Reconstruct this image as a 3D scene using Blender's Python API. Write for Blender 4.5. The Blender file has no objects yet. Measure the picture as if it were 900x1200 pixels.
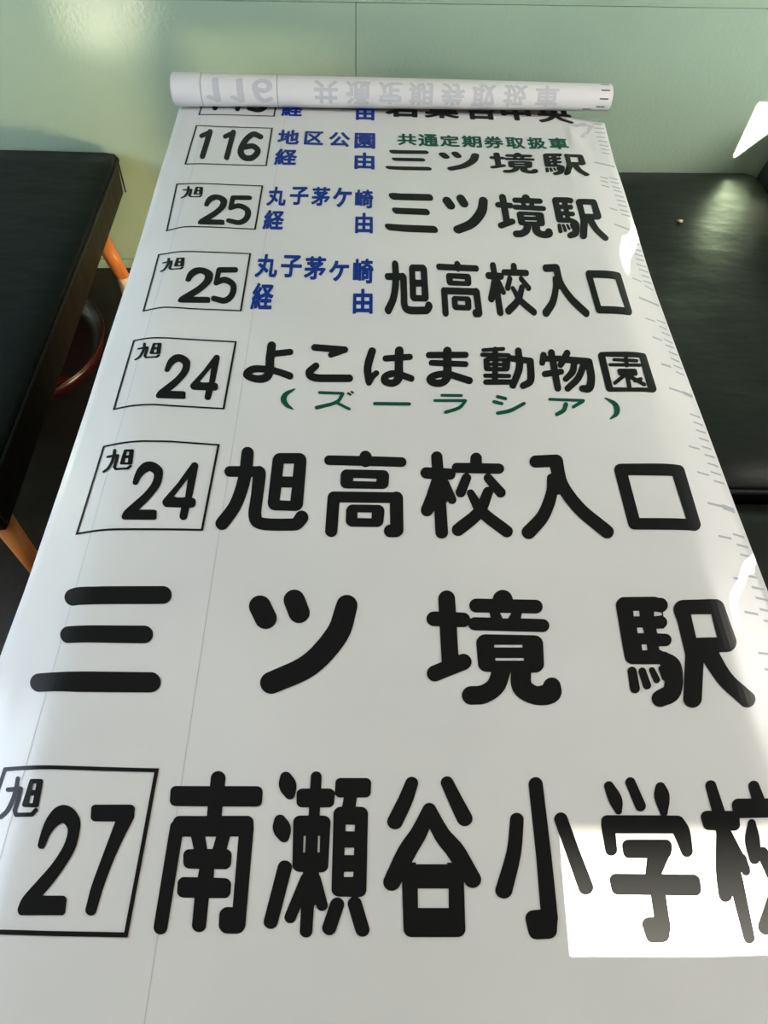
import bpy, bmesh, math, random
from math import sin, cos, pi, radians, exp, log1p
from mathutils import Vector, Matrix
from mathutils.geometry import delaunay_2d_cdt
random.seed(7)
SC = bpy.context.scene
COL = SC.collection

# ------------------------------------------------------------------ camera
cam_d = bpy.data.cameras.new('camera')
cam_d.sensor_fit = 'VERTICAL'; cam_d.sensor_height = 36.0; cam_d.lens = 36.0*867/1200
cam_d.clip_start = .02
cam = bpy.data.objects.new('camera', cam_d); COL.objects.link(cam)
CR = Matrix(((0.99952399, 0.01099586, 0.02882514), (-0.00817986, -0.80643327, 0.59126852), (0.02974706, -0.59122286, -0.80595946)))
cam.matrix_world = Matrix(((CR[0][0], -CR[0][1], -CR[0][2], 0), (CR[1][0], -CR[1][1], -CR[1][2], 0), (CR[2][0], -CR[2][1], -CR[2][2], 1.67), (0, 0, 0, 1)))
SC.camera = cam

# ------------------------------------------------------------------ light
SC.view_settings.view_transform = 'Standard'; SC.view_settings.look = 'None'
SC.view_settings.gamma = 1; SC.view_settings.use_curve_mapping = False
SC.view_settings.exposure = 0.24
W = bpy.data.worlds.new('room_daylight'); SC.world = W; W.use_nodes = True
W.node_tree.nodes['Background'].inputs[0].default_value = (.85, .87, .92, 1)
W.node_tree.nodes['Background'].inputs[1].default_value = .55
SUN_T = .70; SUN_A = .04            # how far the sun's rays fall and drift per metre of travel into the room
def sun_dir(): return Vector((SUN_A, 1, -SUN_T)).normalized()
sd = bpy.data.lights.new('sun', 'SUN'); sd.energy = 170; sd.angle = radians(.25); sd.color = (1, .90, .70)
so = bpy.data.objects.new('sun', sd); COL.objects.link(so); so.rotation_euler = (-sun_dir()).to_track_quat('Z', 'Y').to_euler()
def area(name, loc, target, sx, sy, power, color):
    d = bpy.data.lights.new(name, 'AREA'); d.shape = 'RECTANGLE'; d.size = sx; d.size_y = sy; d.energy = power; d.color = color
    o = bpy.data.objects.new(name, d); COL.objects.link(o); o.location = loc
    o.rotation_euler = (Vector(loc)-Vector(target)).to_track_quat('Z', 'Y').to_euler()
    return o
area('left_window_light', (-2.3, .6, 1.5), (0, .9, .7), 1.2, 1.0, 32, (.70, .83, 1.0))
area('front_window_light', (1.0, -.52, 1.45), (.5, 2.4, .6), 1.0, .6, 5, (1, .94, .88))
area('right_window_light', (2.3, 1.2, 1.5), (.3, 2.3, .6), 1.0, 1.0, 30, (1, .96, .88))
area('added_warm_fill', (.25, 1.5, .18), (-.9, 2.35, .12), .3, .2, 4, (1, .76, .42)).data.spread = radians(95)  # added lamp under the table, stands in for warm bounced sunlight
gl = bpy.data.lights.new('added_glint_spot', 'SPOT'); gl.energy = 11; gl.color = (1, .88, .66); gl.shadow_soft_size = .03; gl.spot_size = radians(22); gl.spot_blend = 1  # added spot without a real source, makes the glint on the back wall
go = bpy.data.objects.new('added_glint_spot', gl); COL.objects.link(go); go.location = (-.96, 1.40, .47)
go.rotation_euler = (Vector(go.location)-Vector((-.75, 2.37, .82))).to_track_quat('Z', 'Y').to_euler()

# ------------------------------------------------------------------ helpers
def tag(o, label=None, cat=None, group=None, kind=None):
    if label: o['label'] = label
    if cat: o['category'] = cat
    if group: o['group'] = group
    if kind: o['kind'] = kind
    return o
def empty(name, loc=(0, 0, 0)):
    o = bpy.data.objects.new(name, None); COL.objects.link(o); o.location = loc; return o
def link(name, me, mat, parent=None, smooth=False):
    o = bpy.data.objects.new(name, me); COL.objects.link(o)
    if mat: me.materials.append(mat)
    if smooth:
        for p in me.polygons: p.use_smooth = True
    if parent:
        o.parent = parent
        o.matrix_parent_inverse = Matrix.Translation(parent.location).inverted() if not parent.parent else Matrix.Identity(4)
    return o
def from_bm(name, bm, mat, parent=None, smooth=False):
    bmesh.ops.recalc_face_normals(bm, faces=bm.faces)
    me = bpy.data.meshes.new(name); bm.to_mesh(me); bm.free()
    return link(name, me, mat, parent, smooth)
def from_data(name, v, f, mat, parent=None, smooth=False):
    me = bpy.data.meshes.new(name); me.from_pydata(v, [], f); me.update()
    return link(name, me, mat, parent, smooth)
def node_mat(name, base, rough=.5, spec=.5, metal=0):
    m = bpy.data.materials.new(name); m.use_nodes = True
    b = m.node_tree.nodes['Principled BSDF']
    b.inputs['Base Color'].default_value = (*base, 1); b.inputs['Roughness'].default_value = rough
    b.inputs['Specular IOR Level'].default_value = spec; b.inputs['Metallic'].default_value = metal
    return m, m.node_tree, b
def noise(nt, scale, detail=3, coord='Object', stretch=(1, 1, 1), rough=.5):
    tc = nt.nodes.new('ShaderNodeTexCoord'); mp = nt.nodes.new('ShaderNodeMapping'); n = nt.nodes.new('ShaderNodeTexNoise')
    mp.inputs['Scale'].default_value = stretch
    n.inputs['Scale'].default_value = scale; n.inputs['Detail'].default_value = detail; n.inputs['Roughness'].default_value = rough
    nt.links.new(tc.outputs[coord], mp.inputs[0]); nt.links.new(mp.outputs[0], n.inputs['Vector']); return n
def ramp(nt, src, stops):
    r = nt.nodes.new('ShaderNodeValToRGB'); e = r.color_ramp.elements
    while len(e) < len(stops): e.new(.5)
    for k, (p, c) in zip(e, stops): k.position = p; k.color = (*c, 1)
    nt.links.new(src, r.inputs[0]); return r
def bump(nt, b, src, strength, dist, prev=None):
    n = nt.nodes.new('ShaderNodeBump'); n.inputs['Strength'].default_value = strength; n.inputs['Distance'].default_value = dist
    nt.links.new(src, n.inputs['Height'])
    if prev: nt.links.new(prev.outputs[0], n.inputs['Normal'])
    nt.links.new(n.outputs[0], b.inputs['Normal']); return n

# ------------------------------------------------------------------ materials
def mat_vinyl():
    m, nt, b = node_mat('white_vinyl', (.74, .745, .75), .30, .5)
    n = noise(nt, 2.2, 2, stretch=(1, .7, 1)); n1 = bump(nt, b, n.outputs[0], .25, .02)
    n2 = noise(nt, 9, 3); bump(nt, b, n2.outputs[0], .12, .006, n1)
    r = ramp(nt, noise(nt, 3, 3).outputs[0], [(.3, (.71, .715, .72)), (.7, (.77, .772, .775))]); nt.links.new(r.outputs[0], b.inputs['Base Color'])
    return m
def mat_ink(name, c, rough=.3, spec=.13):
    m, nt, b = node_mat(name, c, rough, spec)
    bump(nt, b, noise(nt, 600, 2).outputs[0], .08, .0005); return m
def mat_wall():
    m, nt, b = node_mat('mint_green_gloss_paint', (.30, .42, .33), .24, .5)
    r = ramp(nt, noise(nt, 1.3, 4).outputs[0], [(.3, (.34, .48, .375)), (.7, (.40, .54, .41))]); nt.links.new(r.outputs[0], b.inputs['Base Color'])
    a = bump(nt, b, noise(nt, 85, 4, stretch=(1, 1, .8)).outputs[0], .45, .004)
    bump(nt, b, noise(nt, 7, 2).outputs[0], .2, .01, a); return m
def mat_leather(name, c, rough=.34):
    m, nt, b = node_mat(name, c, rough, .18 if 'dark' in name else .11)
    tc = nt.nodes.new('ShaderNodeTexCoord'); v = nt.nodes.new('ShaderNodeTexVoronoi'); v.inputs['Scale'].default_value = 420
    nt.links.new(tc.outputs['Object'], v.inputs['Vector'])
    a = bump(nt, b, v.outputs[0], .25, .0006)
    a = bump(nt, b, noise(nt, 6, 3, stretch=(.8, 1.6, 1)).outputs[0], .22, .02, a)
    r = ramp(nt, noise(nt, 14, 5, stretch=(.8, 1.6, 1)).outputs[0], [(.3, (rough-.03,)*3), (.75, (rough+.07,)*3)]); nt.links.new(r.outputs[0], b.inputs['Roughness'])
    return m
def mat_wood(name, c1, c2, rough=.35, stretch=(14, 14, 1.2)):
    m, nt, b = node_mat(name, c1, rough, .5)
    r = ramp(nt, noise(nt, 5, 5, stretch=stretch).outputs[0], [(.3, c1), (.7, c2)]); nt.links.new(r.outputs[0], b.inputs['Base Color']); return m
def mat_floor():
    m, nt, b = node_mat('dark_brown_floor', (.02, .016, .014), .55, .4)
    r = ramp(nt, noise(nt, 9, 7, rough=.7).outputs[0], [(.3, (.012, .010, .009)), (.75, (.038, .030, .026))]); nt.links.new(r.outputs[0], b.inputs['Base Color'])
    bump(nt, b, noise(nt, 60, 4).outputs[0], .3, .003); return m
M = dict(vinyl=mat_vinyl(), black=mat_ink('black_ink', (.0085, .009, .010)), blue=mat_ink('blue_ink', (.006, .035, .26)), green=mat_ink('green_ink', (.003, .085, .055)),
         tick=mat_ink('back_print_seen_through', (.40, .44, .49), .3), ghost=mat_ink('faint_back_print', (.56, .575, .60), .28),
         wall=mat_wall(), leather=mat_leather('black_leather', (.0055, .008, .0085)), leather_r=mat_leather('dark_green_black_leather', (.007, .009, .007), .34),
         side=mat_leather('brown_black_side_leather', (.016, .014, .010), .42), orange=mat_wood('orange_varnished_wood', (.55, .17, .035), (.68, .25, .06)),
         ferrule=node_mat('cream_rubber', (.75, .62, .42), .5)[0], floor=mat_floor(), table=mat_wood('table_wood', (.16, .09, .05), (.22, .13, .07), .4, (1, 10, 1)),
         red=node_mat('dark_red_lacquer', (.035, .003, .003), .3, .6)[0], trim=node_mat('dark_groove', (.03, .045, .035), .5)[0], core=node_mat('brown_card_core', (.30, .20, .11), .7)[0],
         plaster=node_mat('warm_plaster', (.56, .46, .36), .8)[0], pipe=mat_leather('piping_leather', (.02, .024, .026), .3), foam=node_mat('foam_crumb', (.6, .55, .35), .9)[0])

# ------------------------------------------------------------------ lettering data, metric, in tenths of a millimetre around each glyph's centre
GLYPHS = {
'a': [[-319,240,-344,225,-354,198,-349,172,-330,161,216,148,218,145,97,56,80,38,74,25,70,-1,76,-19,93,-31,113,-26,327,132,339,148,354,187,350,216,333,227],[-42,129,-70,100,-110,-17,-125,-48,-158,-80,-252,-147,-266,-161,-279,-199,-274,-225,-265,-236,-238,-240,-136,-177,-82,-133,-52,-93,-22,-28,15,76,11,107,-2,127,-22,135]],
'asahi': [[-419,904,-444,894,-468,871,-483,844,-493,810,-496,775,-489,458,-680,450,-705,438,-720,423,-734,399,-741,376,-744,343,-736,299,-718,261,-689,229,-671,218,-644,211,-501,212,-495,204,-506,64,-524,-76,-545,-203,-571,-318,-590,-380,-630,-473,-742,-687,-753,-717,-758,-747,-755,-787,-746,-816,-731,-846,-695,-884,-661,-902,-621,-905,-582,-889,-554,-856,-442,-633,-388,-500,-347,-356,-320,-220,-298,-83,-281,56,-270,208,-265,216,-256,216,-248,216,-242,208,-237,-188,-244,-478,-241,-559,-230,-630,-214,-690,-196,-741,-161,-799,-120,-838,-67,-867,-5,-887,69,-898,254,-903,527,-896,583,-888,622,-868,665,-828,691,-794,743,-706,758,-657,757,-607,741,-556,712,-516,674,-491,649,-484,624,-485,600,-492,576,-507,550,-539,506,-640,495,-647,324,-655,145,-656,64,-651,14,-642,-11,-633,-15,-627,-29,-557,-32,-506,-21,190,-24,289,-33,344,-45,377,-63,410,-92,442,-117,461,-161,472,-203,460,-265,462,-278,756,-289,813,-314,859,-347,890,-384,905],[151,766,118,746,93,717,73,671,65,625,57,-319,68,-381,87,-422,112,-453,139,-473,173,-487,534,-495,575,-487,606,-465,629,-436,644,-404,653,-363,661,590,651,658,632,703,607,737,578,761,542,776,185,773],[265,527,445,530,440,241,267,243,264,249],[265,0,428,0,436,-1,441,-8,433,-283,257,-275]],
'atsukai': [[-197,295,-209,279,-209,177,-275,175,-287,168,-292,159,-292,111,-286,99,-275,93,-209,90,-209,3,-215,-3,-287,-22,-299,-39,-284,-93,-275,-103,-263,-105,-215,-91,-209,-93,-209,-207,-269,-210,-283,-225,-263,-285,-251,-291,-197,-290,-167,-285,-143,-274,-113,-294,-101,-295,-89,-287,-47,-232,-41,-255,-7,-291,7,-296,61,-268,127,-217,172,-255,217,-283,247,-297,264,-291,299,-249,299,-231,289,-221,228,-189,182,-153,232,-63,261,15,272,63,265,80,229,95,175,94,166,99,210,231,207,249,193,258,-89,257,-104,243,-104,201,-101,187,-89,177,-119,176,-125,183,-127,285,-143,297],[-68,171,-59,176,-41,176,-38,171,-44,69,-53,1,-59,-1,-63,21,-71,30,-83,33,-119,24,-125,33,-125,87,-119,93,-77,93,-62,105,-60,159],[46,171,55,176,97,176,105,171,55,32,39,75],[60,21,73,14,163,14,171,9,151,-42,127,-85,121,-84,98,-51],[-83,-51,-65,-45,-65,-57,-81,-111,-101,-158,-119,-188,-125,-177,-125,-69,-122,-63],[16,-81,19,-79,68,-153,27,-189,-41,-229,-43,-225,-13,-165]],
'chi': [[72,287,62,272,61,116,24,100,21,218,12,231,-42,234,-59,224,-62,140,-66,134,-78,144,-132,145,-137,272,-144,279,-156,282,-198,282,-215,272,-220,146,-276,145,-288,139,-294,128,-294,80,-288,67,-276,62,-222,61,-218,56,-218,-94,-288,-124,-299,-136,-299,-148,-275,-202,-264,-208,-252,-206,-66,-121,-62,-130,-60,-220,-53,-244,-36,-268,-12,-282,48,-289,222,-287,252,-277,275,-256,287,-232,295,-202,299,-154,288,-142,247,-124,262,-100,268,-64,273,164,264,173,222,188,210,184,192,170,150,152,145,158,143,278,126,289],[178,74,188,74,185,-58,180,-64,150,-63,145,-58,145,56,150,62],[-69,68,-66,72,-65,62,-120,37,-128,20,-102,-34,-90,-39,-66,-30,-62,-34,-65,-58,-75,-46,-90,-42,-132,-60,-132,61,-84,61],[51,20,61,20,61,-148,65,-160,78,-169,126,-169,138,-164,150,-143,216,-139,213,-190,204,-206,48,-208,24,-204,22,2,24,8]],
'chigaya': [[-137,291,-144,278,-144,254,-149,250,-269,248,-280,236,-281,188,-275,175,-263,169,-149,169,-144,164,-144,152,-149,146,-209,146,-225,140,-231,128,-229,80,-215,68,-137,66,-136,62,-146,44,-143,32,-131,24,-77,2,-263,2,-278,-4,-284,-16,-284,-58,-274,-76,-263,-79,-113,-79,-108,-82,-161,-121,-203,-146,-281,-181,-291,-190,-293,-202,-257,-251,-239,-256,-143,-208,-98,-178,-29,-121,-26,-130,-26,-214,-107,-216,-122,-226,-123,-244,-105,-286,-95,-295,-23,-296,19,-290,45,-274,57,-250,61,-81,157,-79,161,-82,109,-145,106,-160,115,-173,169,-193,181,-186,219,-142,290,-40,293,-28,287,-16,241,4,115,2,102,8,104,14,193,73,219,98,217,116,181,145,169,149,151,147,148,152,151,169,277,172,288,188,286,236,271,249,151,250,146,284,133,295,85,296,73,293,63,278,63,254,55,250,-53,250,-60,254,-62,284,-71,294,-125,296],[-60,164,-53,169,55,169,63,164,63,152,61,147,55,146,-53,146,-59,149],[-10,62,7,67,25,67,31,62,13,53]],
'dai': [[-70,300,-184,158,-232,109,-268,85,-272,64,-252,10,-232,1,-148,12,158,29,178,4,-202,1,-214,-3,-224,-14,-226,-26,-225,-284,-208,-300,-154,-302,-136,-293,-130,-272,-124,-269,104,-269,111,-272,116,-289,128,-299,194,-299,205,-290,209,-278,210,-26,266,15,272,28,270,40,246,76,195,136,134,198,92,232,74,229,38,204,30,196,26,184,33,166,81,118,-100,110,-16,213,7,244,11,256,8,270,-3,280,-52,302],[-130,-98,-124,-92,110,-93,111,-170,104,-175,-124,-175,-130,-170]],
'dash': [[-341,33,-356,12,-359,-14,-350,-39,-332,-52,325,-38,349,-25,359,1,357,27,350,40,328,52,-323,38]],
'eki': [[-708,894,-738,885,-758,875,-779,860,-800,841,-817,820,-836,789,-852,737,-890,-125,-886,-162,-874,-190,-860,-209,-838,-225,-805,-235,-395,-234,-382,-252,-389,-262,-405,-270,-415,-280,-421,-289,-427,-308,-408,-468,-402,-480,-395,-486,-379,-491,-377,-498,-400,-561,-414,-588,-420,-592,-505,-632,-544,-653,-567,-669,-586,-686,-607,-713,-624,-748,-631,-783,-630,-809,-620,-839,-601,-865,-572,-883,-539,-890,-496,-884,-450,-866,-378,-844,-331,-824,-271,-787,-239,-759,-191,-702,-153,-631,-122,-551,-99,-470,-82,-388,-71,-306,-71,-232,-82,-186,-93,-158,-120,-120,-161,-87,-216,-59,-254,-33,-280,-33,-335,-5,-340,1,-338,49,-330,54,-224,56,-195,65,-173,78,-152,97,-137,117,-123,146,-116,175,-118,203,-125,223,-140,243,-159,255,-176,260,-211,263,-308,267,-312,271,-312,281,-307,340,-299,346,-191,348,-185,360,-156,382,-133,410,-115,450,-112,490,-122,524,-135,540,-152,553,-154,560,-144,621,-135,631,-112,644,-90,662,-71,682,-57,703,-47,723,-37,754,-34,785,-36,806,-48,839,-62,857,-78,869,-112,880,-158,881,-183,893,-209,900],[511,855,220,842,171,832,129,811,87,776,56,735,36,693,25,653,23,622,40,471,27,-82,-169,-755,-176,-790,-174,-816,-162,-851,-141,-876,-112,-893,-72,-900,-37,-895,0,-881,35,-858,68,-824,85,-797,97,-771,266,-221,272,-209,338,-395,371,-476,407,-548,445,-610,484,-665,666,-873,689,-884,715,-888,752,-884,783,-874,814,-858,841,-838,862,-818,885,-789,901,-761,910,-734,913,-707,910,-690,903,-673,890,-656,709,-476,676,-432,645,-379,617,-316,594,-243,546,-48,557,-42,688,-31,719,-23,752,-9,788,15,829,52,859,90,882,131,894,172,897,202,876,792,864,826,845,850,817,867,787,875,747,875],[-601,647,-594,650,-512,651,-507,648,-517,567,-522,557,-606,556,-609,566],[-279,630,-269,638,-171,620,-167,610,-170,580,-174,574,-184,571,-287,559,-293,569],[282,584,294,590,600,597,603,591,586,213,583,209,573,205,272,194,264,197],[-603,357,-591,363,-519,364,-513,358,-514,279,-521,273,-530,272,-602,271,-609,277],[-592,76,-589,82,-580,85,-518,85,-515,76,-522,0,-528,-10,-592,-11,-599,-6],[-841,-282,-861,-296,-874,-310,-885,-329,-891,-347,-913,-626,-908,-652,-903,-663,-889,-678,-865,-687,-840,-687,-812,-676,-792,-661,-777,-643,-765,-616,-762,-599,-751,-328,-759,-300,-780,-280,-796,-275,-813,-274],[-520,-279,-539,-285,-560,-305,-570,-327,-571,-345,-538,-512,-531,-521,-516,-530,-500,-533,-482,-528,-462,-516,-447,-499,-439,-481,-437,-463,-480,-299,-495,-283],[-678,-288,-700,-300,-718,-319,-727,-337,-731,-355,-715,-581,-711,-600,-698,-618,-675,-628,-649,-626,-626,-616,-606,-598,-591,-571,-587,-544,-615,-318,-625,-300,-637,-291,-660,-285]],
'en': [[-435,542,-459,523,-481,494,-495,464,-504,420,-517,-516,-512,-543,-498,-569,-477,-583,-459,-585,395,-557,418,-549,443,-532,479,-491,504,-443,512,-413,514,-386,517,534,510,561,497,577,477,585,454,583,-403,550],[-354,410,9,401,17,392,12,378,2,366,-186,374,-208,367,-220,354,-233,326,-234,297,-225,279,-206,273,-8,264,-3,247,-5,233,-16,226,-304,226,-327,209,-340,180,-339,146,-323,128,-17,126,0,107,18,102,30,106,53,126,289,140,313,156,328,179,335,164,316,-435,1,-456,-4,-449,13,-243,15,-229,20,-224,61,-263,63,-296,71,-310,89,-318,119,-312,237,-410,256,-413,279,-401,293,-384,307,-355,310,-327,305,-314,248,-267,242,-254,255,-239,269,-209,271,-181,262,-161,253,-155,233,-156,156,-189,99,-142,108,-133,149,-128,172,-113,188,-94,200,-65,203,48,192,70,163,76,-137,69,-158,63,-169,54,-188,28,-197,0,-194,-84,-191,-107,-185,-123,-158,-138,-327,-299,-340,-321,-346,-336,-347,-363,-342,-379,-325,-392,-305,-390,-294,-383,-78,-179,-73,-191,-93,-452,-106,-457,-366,-455,-373,-441,-357,395],[96,396,100,400,340,415,338,252,332,237,312,244,84,227,77,237,79,251,91,261,244,263,265,268,278,279,293,301,302,332,296,359,277,368,93,365]],
'en_garden': [[-259,281,-269,271,-271,259,-271,-263,-265,-277,-253,-283,-205,-283,-193,-277,-187,-261,-181,-258,179,-258,185,-260,191,-276,203,-283,251,-283,263,-279,271,-263,271,259,265,277,251,283],[-188,199,-43,199,-151,196,-163,181,-164,145,-158,133,-181,131,-188,133],[39,199,185,201,186,133,185,131,159,133,165,145,165,175,162,187,155,195],[-188,61,-163,61,-160,55,-160,-47,-157,-59,-145,-68,-98,-71,-181,-108,-188,-107],[178,61,186,61,185,-38,162,-23,161,55,167,61],[-81,1,-79,6,-73,6,77,6,79,1],[182,-77,186,-77,185,-116,156,-101],[32,-125,59,-134,129,-173,119,-176,35,-176,31,-173],[-63,-137,-55,-132,-51,-137,-51,-173,-55,-176,-127,-176,-135,-173]],
'five': [[-221,611,-246,583,-256,545,-258,156,-255,112,-260,68,-251,24,-236,-2,-226,-14,-197,-28,-179,-24,-88,44,-54,63,-26,64,22,42,51,21,82,-6,103,-33,112,-52,123,-110,126,-196,116,-283,102,-326,79,-372,39,-415,22,-424,5,-426,-22,-423,-181,-367,-208,-365,-229,-379,-244,-407,-248,-436,-243,-478,-224,-520,-214,-533,-194,-547,-25,-620,20,-630,73,-624,115,-602,155,-564,178,-534,202,-493,228,-428,243,-378,250,-335,259,-249,260,-178,256,-106,245,-33,219,54,188,111,144,168,93,215,53,244,5,268,-43,281,-88,275,-139,243,-145,249,-145,413,-142,418,179,431,196,443,212,470,218,500,215,546,206,576,189,606,167,624,148,630,-204,618]],
'four': [[116,617,99,606,89,591,-86,156,-260,-179,-275,-212,-280,-241,-275,-269,-263,-298,-239,-333,-222,-347,-209,-354,-185,-359,47,-364,50,-371,48,-526,52,-554,63,-580,77,-598,96,-613,114,-619,136,-619,152,-613,166,-598,175,-580,179,-559,189,-369,233,-366,255,-356,272,-333,277,-317,280,-297,278,-240,266,-204,253,-185,240,-172,222,-162,201,-155,206,-61,210,539,199,573,177,602,164,612,145,619],[64,233,66,235,69,233,71,225,82,-146,54,-148,49,-154,-69,-152,-69,-144,-73,-141,-105,-138]],
'gaku': [[-64,963,-81,960,-98,952,-111,944,-124,931,-139,905,-143,890,-142,874,-73,559,-62,541,-42,529,-18,524,9,529,38,544,57,564,70,589,73,604,72,619,-5,931,-14,945,-28,956,-43,961],[-365,910,-387,905,-411,890,-426,874,-436,853,-438,827,-421,700,-408,639,-399,609,-349,504,-341,494,-329,488,-314,485,-298,487,-287,492,-274,501,-264,514,-259,524,-257,539,-238,594,-231,624,-227,659,-228,700,-237,735,-250,771,-310,885,-319,896,-333,906,-349,910],[332,900,315,897,297,890,282,879,267,864,231,792,220,766,212,735,206,694,208,649,218,589,237,511,238,494,245,479,239,477,-467,478,-483,476,-500,471,-517,462,-532,450,-544,435,-551,421,-556,406,-557,391,-564,372,-567,352,-569,43,-562,19,-546,2,-533,-5,-518,-9,-498,-10,-482,-7,-466,-1,-449,9,-437,19,-426,33,-419,47,-415,61,-399,251,-395,256,348,255,368,183,399,17,408,-4,416,-12,430,-20,444,-25,464,-26,480,-24,496,-19,514,-9,529,3,547,26,555,50,579,249,580,293,575,332,565,366,533,434,522,451,504,465,485,473,465,476,323,477,320,479,332,492,339,504,358,553,366,568,396,639,409,679,417,715,421,756,415,798,386,877,377,887,363,896,348,900],[-256,179,-283,172,-306,160,-326,141,-337,122,-344,94,-346,19,-342,0,-335,-14,-323,-25,-310,-33,-291,-38,-58,-39,-55,-42,-115,-220,-118,-223,-123,-223,-488,-219,-519,-225,-536,-233,-553,-246,-568,-264,-576,-282,-580,-304,-573,-402,-567,-420,-555,-434,-537,-445,-518,-450,-104,-457,-102,-461,-116,-694,-120,-697,-193,-700,-214,-706,-232,-715,-253,-732,-269,-753,-277,-774,-278,-795,-257,-920,-249,-936,-234,-950,-213,-960,-189,-963,-69,-959,-44,-955,-29,-950,-12,-941,3,-929,15,-917,25,-900,43,-851,56,-830,62,-813,65,-792,72,-771,74,-759,69,-729,88,-462,92,-459,447,-465,467,-463,483,-458,500,-450,518,-437,530,-424,541,-406,547,-384,559,-294,558,-277,551,-258,539,-245,521,-235,502,-231,86,-225,225,-29,247,-10,259,4,267,18,276,41,288,60,290,64,287,74,298,107,298,130,289,154,271,170,257,176,237,179]],
'ha': [[202,577,162,551,133,500,125,456,119,334,-78,306,-107,278,-119,248,-123,205,-117,176,-103,148,-79,129,-60,125,106,144,115,140,111,-107,34,-119,-5,-134,-63,-168,-92,-192,-123,-229,-145,-271,-157,-312,-162,-353,-162,-394,-148,-461,-115,-514,-57,-554,9,-575,47,-578,85,-572,123,-555,181,-508,213,-466,243,-412,260,-364,269,-357,420,-430,439,-428,459,-416,478,-393,489,-365,492,-311,485,-283,468,-256,369,-200,292,-164,280,-151,277,-11,284,158,291,166,419,180,448,196,465,219,476,248,479,291,472,320,453,351,424,366,306,353,297,359,302,460,290,520,275,547,251,569,232,578],[-342,534,-362,524,-382,504,-402,457,-470,139,-491,-30,-492,-113,-487,-196,-454,-468,-432,-535,-416,-554,-397,-563,-369,-558,-345,-533,-283,-364,-264,-334,-202,-258,-189,-217,-190,-189,-197,-162,-216,-136,-235,-125,-255,-125,-274,-135,-331,-201,-338,-193,-341,-110,-330,16,-250,417,-254,460,-273,504,-303,530],[59,-307,102,-306,85,-347,59,-373,12,-370,-19,-350,12,-327]],
'ha_leaf': [[-136,295,-145,286,-148,260,-154,257,-268,257,-280,253,-287,244,-289,196,-283,184,-268,177,-208,177,-205,172,-208,141,-268,140,-280,136,-288,124,-289,82,-285,70,-274,61,-207,58,-207,-62,-198,-80,-208,-85,-268,-85,-280,-89,-290,-104,-288,-152,-274,-164,-172,-165,-159,-170,-214,-191,-292,-213,-302,-224,-301,-242,-268,-283,-250,-289,-160,-259,-87,-224,-46,-200,-45,-278,-40,-290,-28,-297,26,-297,37,-290,42,-278,44,-201,114,-242,158,-262,248,-291,266,-286,302,-236,302,-224,296,-215,206,-189,155,-170,164,-165,272,-164,284,-159,290,-149,289,-98,278,-87,261,-80,270,-62,267,-14,254,-5,191,-2,194,60,272,61,288,76,289,118,284,132,266,140,194,140,191,172,194,177,272,178,283,184,289,202,289,238,284,250,266,257,146,259,142,286,128,297,68,295,58,280,56,259,50,257,-58,258,-60,280,-70,294,-82,297],[23,172,26,177,56,176,59,142,26,140],[-120,58,-64,59,-60,-2,-118,-4]],
'iri': [[-35,910,-343,890,-371,879,-400,856,-424,824,-440,790,-451,745,-450,700,-436,656,-412,627,-388,613,-362,608,-111,623,-103,620,-99,485,-103,474,-133,465,-153,451,-171,429,-182,407,-198,331,-216,191,-231,127,-248,74,-300,-63,-374,-230,-441,-353,-483,-414,-565,-508,-726,-676,-747,-706,-764,-745,-771,-784,-769,-823,-756,-862,-733,-891,-696,-912,-656,-915,-614,-900,-579,-871,-387,-652,-325,-572,-277,-498,-230,-411,-145,-227,-109,-133,-63,3,-21,15,-13,10,40,-121,130,-302,179,-385,232,-465,302,-558,577,-884,607,-898,639,-899,673,-890,700,-873,720,-856,738,-834,762,-785,769,-755,771,-726,766,-697,759,-677,682,-580,479,-345,421,-270,371,-197,276,-24,213,123,184,208,161,293,149,369,145,511,153,789,142,845,118,884,78,910,53,915]],
'ke': [[-113,268,-123,258,-138,192,-167,126,-209,63,-269,3,-275,-12,-271,-24,-264,-30,-215,-59,-203,-60,-191,-53,-155,-16,-95,68,22,66,18,24,3,-30,-21,-84,-41,-114,-71,-148,-107,-177,-146,-198,-154,-210,-149,-228,-95,-266,-83,-270,-71,-266,-21,-228,25,-181,58,-132,89,-66,108,6,115,66,265,69,275,84,275,138,271,151,253,159,-53,156,-27,234,-28,246,-41,258,-101,270]],
'kei': [[-178,292,-188,282,-217,216,-256,148,-275,120,-301,96,-301,84,-280,32,-268,27,-238,34,-229,30,-268,-15,-292,-31,-297,-42,-281,-96,-273,-108,-287,-192,-303,-258,-298,-276,-250,-294,-231,-288,-220,-258,-202,-167,-193,-258,-188,-270,-178,-276,-130,-266,-118,-258,-115,-246,-118,-187,-105,-234,-94,-242,-76,-241,-73,-270,-58,-284,272,-284,284,-279,291,-264,291,-222,284,-208,272,-203,158,-203,151,-198,152,-142,248,-141,260,-135,266,-120,265,-78,254,-62,151,-60,151,-12,218,-39,260,-49,272,-42,303,6,301,18,290,28,236,43,175,72,202,102,239,156,269,222,266,241,254,250,218,263,-58,260,-71,246,-71,192,-76,191,-100,205,-118,203,-166,123,-173,126,-134,192,-107,246,-105,258,-118,275,-166,294],[-55,180,-34,181,-28,176,4,120,36,78,36,72,-4,52,-64,30,-70,32,-83,60,-100,66,-47,156,-47,168],[65,180,153,180,122,140,104,126,79,156],[57,-12,62,-9,66,-18,66,-54,62,-60,-34,-61,-40,-54],[-142,-84,-119,-84,-142,-94,-154,-90,-178,-91,-180,-96,-202,-103,-211,-102,-212,-96],[-57,-96,-49,-96,-48,-126,-34,-140,65,-144,66,-198,62,-203,-34,-202,-66,-102]],
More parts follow.
